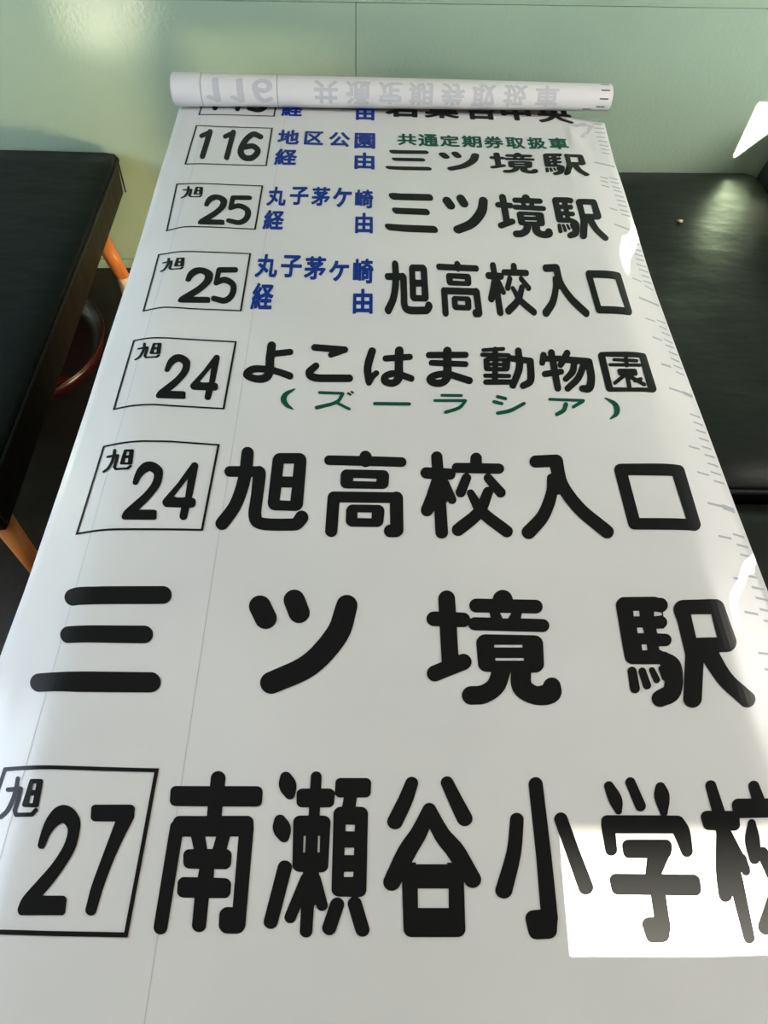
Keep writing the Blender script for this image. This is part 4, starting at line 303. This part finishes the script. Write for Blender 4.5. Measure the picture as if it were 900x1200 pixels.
# ------------------------------------------------------------------ the room
FL = -.035
def quad(name, pts, mat, kind='structure', thick=0):
    return tag(from_data(name, pts, [tuple(range(len(pts)))], mat), kind=kind)
def box(bm, x0, x1, y0, y1, z0, z1, bev=0, seg=3):
    r = bmesh.ops.create_cube(bm, size=1); vs = r['verts']
    for v in vs: v.co = Vector(((x0+x1)/2+v.co.x*(x1-x0), (y0+y1)/2+v.co.y*(y1-y0), (z0+z1)/2+v.co.z*(z1-z0)))
    if bev:
        es = list({e for v in vs for e in v.link_edges}); bmesh.ops.bevel(bm, geom=es, offset=bev, segments=seg, profile=.6, affect='EDGES')
def WY(x): return 2.40+.04*x
bm = bmesh.new(); box(bm, -2.6, 2.6, -3, 2.9, FL-.1, FL); tag(from_bm('floor', bm, M['floor']), kind='structure')
bm = bmesh.new(); box(bm, -2.6, 2.6, -.6, 2.9, 2.7, 2.8); tag(from_bm('ceiling', bm, M['plaster']), kind='structure')
def wall_panel(bm, x0, x1, z0, z1, off, thick=.02):
    v = [bm.verts.new((x, WY(x)+o, z)) for x, o, z in ((x0, off, z0), (x1, off, z0), (x1, off, z1), (x0, off, z1), (x0, off+thick, z0), (x1, off+thick, z0), (x1, off+thick, z1), (x0, off+thick, z1))]
    for f in ((0, 1, 2, 3), (5, 4, 7, 6), (4, 0, 3, 7), (1, 5, 6, 2), (3, 2, 6, 7), (4, 5, 1, 0)): bm.faces.new([v[i] for i in f])
bm = bmesh.new(); wall_panel(bm, -2.6, 2.6, FL, 2.7, .022, .1)
back = tag(from_bm('wall_back', bm, M['trim']), kind='structure')
for (x0, x1) in ((-2.6, -.0362), (-.0340, 2.6)):
    bm = bmesh.new(); wall_panel(bm, x0, x1, .004, .832, 0)
    o = from_bm('wall_panel', bm, M['wall'], back)
bm = bmesh.new(); wall_panel(bm, -2.6, 2.6, .840, 2.7, .004); from_bm('upper_wall_panel', bm, M['wall'], back)
bm = bmesh.new(); wall_panel(bm, -2.6, 2.6, .833, .839, .006, .012); tag(from_bm('trim_1', bm, M['wall']), kind='structure')
bm = bmesh.new(); wall_panel(bm, -2.6, 2.6, FL, .0015, -.004); tag(from_bm('baseboard_back', bm, M['wall']), kind='structure')

# triangulate loops (even-odd) on a plane, optionally with inner points so the mesh can follow a bend
def tri_loops(loops, grid=0, region=None):
    pts, edges = [], []
    for l in loops:
        b = len(pts)
        if grid and region:
            l2 = []
            for i, p in enumerate(l):
                q = l[(i+1) % len(l)]; d = math.hypot(q[0]-p[0], q[1]-p[1]); n = 1
                if region(p[0]) or region(q[0]): n = max(1, int(d/grid))
                for k in range(n): l2.append((p[0]+(q[0]-p[0])*k/n, p[1]+(q[1]-p[1])*k/n))
            l = l2
        pts += l; edges += [(b+i, b+(i+1) % len(l)) for i in range(len(l))]
    segs = [(pts[a], pts[b]) for a, b in edges]
    def inside(x, y):
        c = False
        for (ax, ay), (bx, by) in segs:
            if (ay > y) != (by > y) and x < (bx-ax)*(y-ay)/(by-ay)+ax: c = not c
        return c
    if grid and region:
        xs = [p[0] for p in pts]; ys = [p[1] for p in pts]
        x = min(xs)+grid*.5
        while x < max(xs):
            if region(x):
                y = min(ys)+grid*.5
                while y < max(ys):
                    if inside(x, y) and min((x-p[0])**2+(y-p[1])**2 for p in pts) > (grid*.35)**2: pts.append((x, y))
                    y += grid
            x += grid
    r = delaunay_2d_cdt([Vector(p) for p in pts], edges, [], 0, 1e-7)
    vs = [tuple(v) for v in r[0]]; fs = []
    for f in r[2]:
        cx = sum(vs[i][0] for i in f)/3; cy = sum(vs[i][1] for i in f)/3
        if inside(cx, cy):
            a, b, c = (vs[i] for i in f)
            if (b[0]-a[0])*(c[1]-a[1])-(b[1]-a[1])*(c[0]-a[0]) < 0: f = f[::-1]
            fs.append(tuple(f))
    return vs, fs

# unseen wall behind the photographer, added to mask the sun; holes shape its patches
YF = -.55
def back_to_front(x, y, z, yf=YF):
    t = y-yf; return (x-SUN_A*t, z+SUN_T*t)
ZS = .67
def sp(v): return max(v, 0)+log1p(exp(-abs(v)))
def sheet_h(x, y):
    t = min(max((y-1.35)/.6, 0), 1); t = t*t*(3-2*t); s = .012
    return ZS-.33*s*sp((-.4219-x)/s)*(1-.85*t)-.38*s*sp((x-.5565)/s)*(1-.6*t)
gaps = []
gaps.append([back_to_front(*p, ZS) for p in ((.2495, .093), (.80, .093), (.80, .37), (.262, .37))])
gaps.append([back_to_front(x, WY(x), z) for x, z in ((1.249, .395), (1.46, .62), (1.60, 1.05), (1.36, 1.05), (1.262, .66))])
for poly in SLIVERS: gaps.append([back_to_front(x, y, sheet_h(x, y)) for x, y in poly])
vs, fs = tri_loops([[(-2.6, FL), (2.6, FL), (2.6, 3.4), (-2.6, 3.4)]]+gaps)
tag(from_data('sun_mask_wall', [(x, YF, z) for x, z in vs], fs, M['plaster']), kind='structure')
# unseen strip far outside, added only to end the sun patch softly
bm = bmesh.new(); z0 = back_to_front(0, .172, ZS, -24)[1]; box(bm, -5, 6, -24.04, -24, z0, z0+.22); tag(from_bm('far_sun_blocker', bm, M['plaster']), kind='structure')

# ------------------------------------------------------------------ table under the sheet
tb = tag(empty('table', (.06, 1.0, FL)), 'low wooden table hidden beneath the flat white roll blind', 'table')
bm = bmesh.new(); box(bm, -.405, .54, -.30, 2.20, ZS-.032, ZS-.0025, .004); from_bm('table_top', bm, M['table'], tb)
for lx in (-.36, .49):
    for ly in (-.25, 2.13):
        bm = bmesh.new(); box(bm, lx-.025, lx+.025, ly-.025, ly+.025, FL, ZS-.032, .003); from_bm('leg', bm, M['table'], tb)

# ------------------------------------------------------------------ the roll blind
blind = tag(empty('destination_roll_blind', (.06, 1.0, ZS)), 'white bus destination roll blind with black Japanese place names, rolled up at its far end', 'roll blind')
def lerp_t(t, y):
    for (y0, v0), (y1, v1) in zip(t, t[1:]):
        if y <= y1: return v0+(v1-v0)*(y-y0)/(y1-y0)
    return t[-1][1]
EL = [(-.35, -.546), (.48, -.5404), (.6, -.5345), (1.0, -.527), (1.4, -.526), (1.9, -.515), (2.2, -.520)]
ER = [(-.35, .674), (.6, .669), (.81, .664), (1.15, .6605), (1.9, .6565), (2.2, .676)]
RC = lambda x: 2.121+(x+.53)/1.2*.034           # where the roll rests
RR = lambda x: .0405-(x+.53)/1.2*.0065          # its radius
def fine(x, y):       # slight ripples of the sheet lying loose
    return .0012*sin(5.1*y+2*x)*sin(6*x+.7)+.0008*sin(17*x+9*y)
def dent(x, y):       # small creases near the roll and along the right margin
    z = 0
    for cx, cy, sx, sy, a in ((.555, 2.00, .012, .05, .006), (.60, 1.97, .012, .06, -.006), (.575, 2.045, .02, .012, .006), (.52, 1.86, .008, .10, .003), (.66, .42, .02, .08, .010), (-.505, .42, .012, .05, .004)):
        z += a*exp(-((x-cx)/sx)**2-((y-cy)/sy)**2)
    return z
def surf(x, y, off=0):
    return (x, y, sheet_h(x, y)+fine(x, y)*min(1, max(0, (2.1-y)*6))+dent(x, y)+off+.0012)
U = [0, .012, .025, .04, .055, .068, .078, .085, .090, .095, .100, .106, .114, .125]+[.14+i*.0185 for i in range(39)]+[.862, .872, .880, .887, .893, .897, .901, .905, .911, .919, .93, .943, .957, .971, .985, 1]
V = [-.35+i*.0175 for i in range(int(2.472/.0175)+1)]
vs = []; fs = []
for j, y in enumerate(V):
    a, b = lerp_t(EL, y), lerp_t(ER, y)
    for u in U:
        x = a+(b-a)*u; vs.append(surf(x, min(y, RC(x)), 0))
n = len(U)
for j in range(len(V)-1):
    for i in range(n-1): fs.append((j*n+i, j*n+i+1, (j+1)*n+i+1, (j+1)*n+i))
sh = from_data('sheet', vs, fs, M['vinyl'], blind, True)
sh.modifiers.new('thickness', 'SOLIDIFY').thickness = .0006; sh.modifiers['thickness'].offset = -1

# the rolled-up end: a spiral of many turns, its windings showing at both ends
def roll_pt(x, ph, k=1.0, off=0):
    r = RR(x)*k+off
    return (x, RC(x)-sin(ph)*r, ZS+.0015+RR(x)+cos(ph)*r)
NS = 64; vs = []; fs = []
xs = [-.5215+(.673+.5215)*i/24 for i in range(25)]
ends = [(xs[0]-.004, .97), (xs[-1]+.005, .97)]
prof = [(xs[0]-.0045, .90), (xs[0]-.0035, .96), (xs[0]-.0012, .99)]+[(x, 1+.006*sin(9*x)) for x in xs]+[(xs[-1]+.0014, .99), (xs[-1]+.0036, .96), (xs[-1]+.0046, .90)]
for x, k in prof:
    for s in range(NS): vs.append(roll_pt(x, 2*pi*s/NS, k))
for i in range(len(prof)-1):
    for s in range(NS): fs.append((i*NS+s, i*NS+(s+1) % NS, (i+1)*NS+(s+1) % NS, (i+1)*NS+s))
rl = from_data('rolled_end', vs, fs, M['vinyl'], blind, True)
for sgn, x in ((-1, prof[0][0]), (1, prof[-1][0])):     # windings on each end face
    vs = []; fs = []; turns = 9; N = turns*40
    for i in range(N+1):
        ph = 2*pi*i/40; k = .90-.62*i/N
        for dk, dx in ((.022, -.0015), (0, .0012), (-.022, -.0015)): vs.append(roll_pt(x+sgn*dx, ph, k+dk))
    for i in range(N):
        for q in range(2): fs.append((i*3+q, i*3+q+1, (i+1)*3+q+1, (i+1)*3+q))
    from_data('winding', vs, fs, M['vinyl'], rl, True)
    vs = [roll_pt(x-sgn*.004, 2*pi*s/32, .29) for s in range(32)]+[roll_pt(x+sgn*.001, 2*pi*s/32, .29) for s in range(32)]+[roll_pt(x+sgn*.001, 2*pi*s/32, .2) for s in range(32)]
    fs = [(a*32+s, a*32+(s+1) % 32, (a+1)*32+(s+1) % 32, (a+1)*32+s) for a in range(2) for s in range(32)]
    from_data('core', vs, fs, M['core'], rl, True)
seam = [roll_pt(x, 2.2, 1, .0006) for x in xs]+[roll_pt(x, 2.28, 1, .0001) for x in xs]
from_data('roll_seam', seam, [(i, i+1, i+26, i+25) for i in range(24)], M['vinyl'], rl, True)

# printing: thin ink laid on the sheet
near_fold = lambda x: x < -.375 or x > .515
cache = {}
CHAR_LABEL = {'blue': 'blue printed character', 'green': 'green printed character'}
def ink(name, loops, mat, parent=blind, off=.0007):
    vs, fs = tri_loops(loops, .009, near_fold)
    return from_data(name, [surf(x, y, off) for x, y in vs], fs, mat, parent)
for row, kind, col, g, sx, sy, tx, ty in PRINTS:
    loops = []
    for l in GLYPHS[g]:
        pts = [(tx+l[i]*1e-4*sx, ty+l[i+1]*1e-4*sy) for i in range(0, len(l), 2)]
        pts = [(x, min(y, RC(x)-.004)) for x, y in pts]
        q = [p for i, p in enumerate(pts) if p != pts[i-1]]
        if len(q) > 2: loops.append(q)
    o = ink('digit' if kind == 'number' else 'character', loops, M[col])
    if col in CHAR_LABEL: o['label'] = CHAR_LABEL[col]
def ribbon(pts, w, closed, mat, name, parent=blind, off=.00035, sub=.02):
    P = []
    m = len(pts); 
    for i in range(m if closed else m-1):
        a, b = pts[i], pts[(i+1) % m]; d = math.hypot(b[0]-a[0], b[1]-a[1]); k = max(1, int(d/sub))
        P += [(a[0]+(b[0]-a[0])*t/k, a[1]+(b[1]-a[1])*t/k) for t in range(k)]
    if not closed: P.append(pts[-1])
    P = [(x, min(y, RC(x)-.004)) for x, y in P]
    L = []; R = []; m = len(P)
    for i in range(m):
        p = P[i]; a = P[i-1] if (closed or i) else p; b = P[(i+1) % m] if (closed or i < m-1) else p
        d1 = Vector((p[0]-a[0], p[1]-a[1])); d2 = Vector((b[0]-p[0], b[1]-p[1]))
        if d1.length < 1e-6: d1 = d2
        if d2.length < 1e-6: d2 = d1
        if d1.length < 1e-6: d1 = d2 = Vector((1, 0))
        n1 = Vector((-d1.y, d1.x)).normalized(); n2 = Vector((-d2.y, d2.x)).normalized(); nn = n1+n2
        nn = nn/max(.35, nn.length_squared)*2
        L.append((p[0]+nn.x*w, p[1]+nn.y*w)); R.append((p[0]-nn.x*w, p[1]-nn.y*w))
    vs = [surf(*q, off) for q in R]+[surf(*q, off) for q in L]
    fs = [(i, (i+1) % m, m+(i+1) % m, m+i) for i in range(m if closed else m-1)]
    return from_data(name, vs, fs, mat, parent)
for row, pts in FRAMES: ribbon(pts, {7: .0026}.get(row, .0020), True, M['black'], 'number_frame', off=.0009, sub=.006)
# ticks printed on the back, seen through the right margin, joined into one part
vs = []; fs = []
for x0, y0, x1, y1, w in TICKS:
    if max(x0, x1) > .655: x1 = min(x1, lerp_t(ER, (y0+y1)/2)-.004)
    d = Vector((x1-x0, y1-y0)); nn = Vector((-d.y, d.x)).normalized()*.0024*w; b = len(vs)
    for k in range(4):
        x, y = x0+d.x*k/3, y0+d.y*k/3
        vs += [surf(x-nn.x, y-nn.y, .0003), surf(x+nn.x, y+nn.y, .0003)]
    fs += [(b+2*k, b+2*k+2, b+2*k+3, b+2*k+1) for k in range(3)]
tag(from_data('edge_tick_marks', vs, fs, M['tick'], blind), 'row of pale blue-grey tick marks along the right margin', kind='stuff')
for l in BACK_KANA: ribbon(l, .0055, False, M['ghost'], 'faint_mark')
# long faint pressed lines running down the sheet
for x in (-.445, -.235): ribbon([(x, -.3), (x+.002, .6), (x+.004, 1.3), (x+.012, 2.05)], .0005, False, M['ghost'], 'crease_line', off=.0002, sub=.05)

# faint reversed lettering showing through the roll
def on_roll(loops, xc, w, ph0, ph1, mat, name):
    ps = [p for l in loops for p in l]; x0 = min(p[0] for p in ps); x1 = max(p[0] for p in ps); y0 = min(p[1] for p in ps); y1 = max(p[1] for p in ps)
    L = [[((p[0]-x0)/(x1-x0)*w+xc-w/2, (ph0+(ph1-ph0)*(p[1]-y0)/(y1-y0))*.04) for p in l] for l in loops]
    vs, fs = tri_loops(L, .006, lambda x: True)
    from_data(name, [roll_pt(x, v/.04, 1+.006*sin(9*x), .0004) for x, v in vs], fs, mat, rl)
def G2(g): return [[(l[i]*1., l[i+1]*1.) for i in range(0, len(l), 2)] for l in GLYPHS[g]]
PXX = lambda px: -.516+(px-207)/(712-207)*(.678+.516)
for g, px, w in (('one', 250, .04), ('one', 277, .04), ('six', 306, .055), ('kyou', 378, .066), ('tsuu', 415, .066), ('tei', 452, .066), ('ki', 487, .066), ('ken', 524, .066), ('tori', 560, .066), ('atsukai', 597, .066), ('sha', 634, .066)):
    on_roll(G2(g), PXX(px), w, radians(20), radians(112), M['ghost'], 'faint_character')
for px in (236.5, 322.5):
    on_roll([[(0, 0), (1, 0), (1, 1), (0, 1)]], PXX(px), .003, radians(-20), radians(140), M['tick'], 'faint_frame_line')
for px, ph in ((706, 2), (706, 36), (705, 72), (703, 107), (688, 123)):
    on_roll([[(0, 0), (1, 0), (1, 1), (0, 1)]], PXX(px)-.008, .024, radians(ph-2.6), radians(ph+2.6), M['black'], 'edge_dash')

# ------------------------------------------------------------------ left upholstered bench
def cushion(bm, x0, x1, y0, y1, z0, z1, bev, crown=.0, nx=14, ny=18):
    box(bm, x0, x1, y0, y1, z0, z1, bev, 4)
lb = tag(empty('upholstered_bench', (-1.15, 1.65, FL)), 'black leather bench with orange wooden legs at the left of the roll blind', 'bench')
def soft_box(name, x0, x1, y0, y1, z0, z1, r, crown, mat, parent, nx=20, ny=24, shear=0):
    # rounded cushion: superellipse plan and edge, crowned top
    bm = bmesh.new(); box(bm, x0, x1, y0, y1, z0, z1)
    bmesh.ops.subdivide_edges(bm, edges=bm.edges[:], cuts=15, use_grid_fill=True)
    cx, cy, cz = (x0+x1)/2, (y0+y1)/2, (z0+z1)/2; hx, hy, hz = (x1-x0)/2, (y1-y0)/2, (z1-z0)/2
    for v in bm.verts:
        p = v.co-Vector((cx, cy, cz)); q = Vector([max(-h+r, min(h-r, c)) for c, h in zip(p, (hx, hy, hz))])
        d = p-q
        if d.length > 0: p = q+d.normalized()*min(r, d.length) if min(abs(d.x), 1)+1 else p
        u = p.x/hx; w = p.y/hy
        if p.z > 0: p.z += crown*(1-u*u)*(1-w*w)+crown*.25*sin(7*u+3*w)*(1-u*u)*(1-w*w)
        v.co = p+Vector((cx+shear*w, cy, cz))
    return from_bm(name, bm, mat, parent, True)
def tube(name, pts, r, mat, parent, closed=False, ns=10, rend=None):
    vs = []; fs = []; m = len(pts)
    for i, p in enumerate(pts):
        a = Vector(pts[i-1] if (closed or i) else p); b = Vector(pts[(i+1) % m] if (closed or i < m-1) else p)
        t = (b-a).normalized(); u = t.orthogonal().normalized() if abs(t.z) > .99 else t.cross(Vector((0, 0, 1))).normalized(); w = t.cross(u)
        rr = r if rend is None else r+(rend-r)*i/(m-1)
        for s in range(ns):
            q = Vector(p)+(u*cos(2*pi*s/ns)+w*sin(2*pi*s/ns))*rr; vs.append(tuple(q))
    for i in range(m if closed else m-1):
        for s in range(ns): fs.append((i*ns+s, i*ns+(s+1) % ns, ((i+1) % m)*ns+(s+1) % ns, ((i+1) % m)*ns+s))
    if not closed: fs += [tuple(range(ns))[::-1], tuple(range((m-1)*ns, m*ns))]
    me = bpy.data.meshes.new(name); me.from_pydata(vs, [], fs); me.update()
    bm = bmesh.new(); bm.from_mesh(me); bmesh.ops.recalc_face_normals(bm, faces=bm.faces); bm.to_mesh(me); bm.free()
    return link(name, me, mat, parent, True)
X0, X1, Y0, Y1 = -1.48, -.80, .965, 2.325
# side band tapers slightly towards the near end
bm = bmesh.new(); box(bm, X0, X1, Y0, Y1, .262, .41, .012, 3)
for v in bm.verts:
    if v.co.z < .3: v.co.z += .022*(v.co.y-Y0)/(Y1-Y0); v.co.x -= .006
from_bm('side_band', bm, M['side'], lb)
soft_box('seat', X0-.002, X1+.004, Y0-.004, Y1+.012, .375, .424, .022, .006, M['leather'], lb)
def rr_loop(x0, x1, y0, y1, z, r, n=6):
    P = []
    for cx, cy, a0 in ((x1-r, y1-r, 0), (x0+r, y1-r, pi/2), (x0+r, y0+r, pi), (x1-r, y0+r, 3*pi/2)):
        P += [(cx+r*cos(a0+pi/2*k/n), cy+r*sin(a0+pi/2*k/n), z) for k in range(n+1)]
    return P
tube('piping', rr_loop(X0-.004, X1+.006, Y0-.006, Y1+.012, .402, .03), .0045, M['pipe'], lb, True, 8)
for yy in (Y0, Y1):
    tube('corner_seam', [(X1+.001, yy+(.004 if yy == Y0 else -.004), .40), (X1, yy+(.004 if yy == Y0 else -.004), .29)], .003, M['pipe'], lb, ns=6)
for lx, sx in ((-.835, 1), (-1.45, -1)):
    for ly, sy in ((1.005, -1), (2.085, 0)):
        l = tube('leg', [(lx, ly, .27), (lx+sx*.034, ly+sy*.024, FL+.165 if sy == 0 else FL+.012)], .0265, M['orange'], lb, ns=20, rend=.0205 if sy == 0 else .019)
        e = Vector((lx+sx*.034, ly+sy*.024, FL+.165 if sy == 0 else FL+.012))
        if sy == 0: tube('leg_sleeve', [e+Vector((0, 0, .004)), e+Vector((sx*.004, 0, -.163))], .021, M['ferrule'], l, ns=16, rend=.022)
        else: tube('foot_pad', [e+Vector((0, 0, .002)), e+Vector((0, 0, -.010))], .018, M['ferrule'], l, ns=16)

# dark red tray on the floor under the bench
def lathe(name, prof, c, mat, parent=None, ns=64):
    vs = []; fs = []
    for r, z in prof:
        for s in range(ns): vs.append((c[0]+r*cos(2*pi*s/ns), c[1]+r*sin(2*pi*s/ns), c[2]+z))
    for i in range(len(prof)-1):
        for s in range(ns): fs.append((i*ns+s, i*ns+(s+1) % ns, (i+1)*ns+(s+1) % ns, (i+1)*ns+s))
    fs.append(tuple(range(ns))[::-1])
    me = bpy.data.meshes.new(name); me.from_pydata(vs, [], fs); me.update()
    bm = bmesh.new(); bm.from_mesh(me); bmesh.ops.recalc_face_normals(bm, faces=bm.faces); bm.to_mesh(me); bm.free()
    return link(name, me, mat, parent, True)
tray = empty('round_tray', (-1.15, 1.88, FL)); tag(tray, 'dark red round tray on the floor under the left bench', 'tray')
lathe('tray_body', [(.24, 0), (.28, .012), (.295, .06), (.287, .06), (.273, .018), (.24, .008), (.001, .008)], (-1.15, 1.88, FL+.001), M['red'], tray)
tube('rim', [(-1.15+.291*cos(2*pi*k/64), 1.88+.291*sin(2*pi*k/64), FL+.062) for k in range(64)], .006, M['red'], tray, True, 8)
bm = bmesh.new(); box(bm, -.985, -.925, 1.71, 1.75, FL+.05, FL+.075, .01); 
bx_ = tag(from_bm('small_red_box', bm, node_mat('bright_red_plastic', (.45, .02, .02), .35)[0]), 'small bright red box lying inside the dark red tray', 'box')
for v in bx_.data.vertices: v.co.z -= .041

# ------------------------------------------------------------------ right leather sofa
sf = tag(empty('leather_sofa', (1.0, 1.4, FL)), 'dark greenish-black leather sofa seat behind the right edge of the roll blind', 'sofa')
c1 = soft_box('seat_cushion', .60, 1.345, 1.045, 2.425, .20, .362, .04, .010, M['leather_r'], sf, shear=0)
for v in c1.data.vertices:
    v.co.y += .03*(v.co.x-1.0) if v.co.y > 2.2 else 0
c2 = soft_box('seat_cushion', .60, 1.345, -.25, 1.025, .20, .345, .04, .006, M['leather_r'], sf)
tube('piping', [(x, 1.035, .352-.004*((x-1)/.4)**2) for x in [.62+.04*i for i in range(19)]], .0055, M['pipe'], sf, ns=10)
bm = bmesh.new(); box(bm, .62, 1.36, -.22, 2.38, .05, .22, .01); from_bm('sofa_base', bm, M['leather'], sf)
bk = soft_box('backrest', 1.335, 1.50, -.25, 2.445, .05, .60, .045, .0, M['leather'], sf)
for v in bk.data.vertices: v.co.x += max(0, v.co.z-.33)*.16
for lx in (.68, 1.40):
    for ly in (-.15, 2.28):
        tube('leg', [(lx, ly, .06), (lx, ly, FL)], .022, M['orange'], sf, ns=16, rend=.018)
bm = bmesh.new(); bmesh.ops.create_icosphere(bm, subdivisions=2, radius=.008)
for v in bm.verts: v.co = Vector((v.co.x*1.2, v.co.y*.7, v.co.z*.5))*(1+.25*sin(v.co.x*900+v.co.y*700))+Vector((.978, 2.085, .3765))
tag(from_bm('crumb', bm, M['foam'], smooth=True), 'tiny pale crumb lying on the dark leather sofa seat', 'crumb')
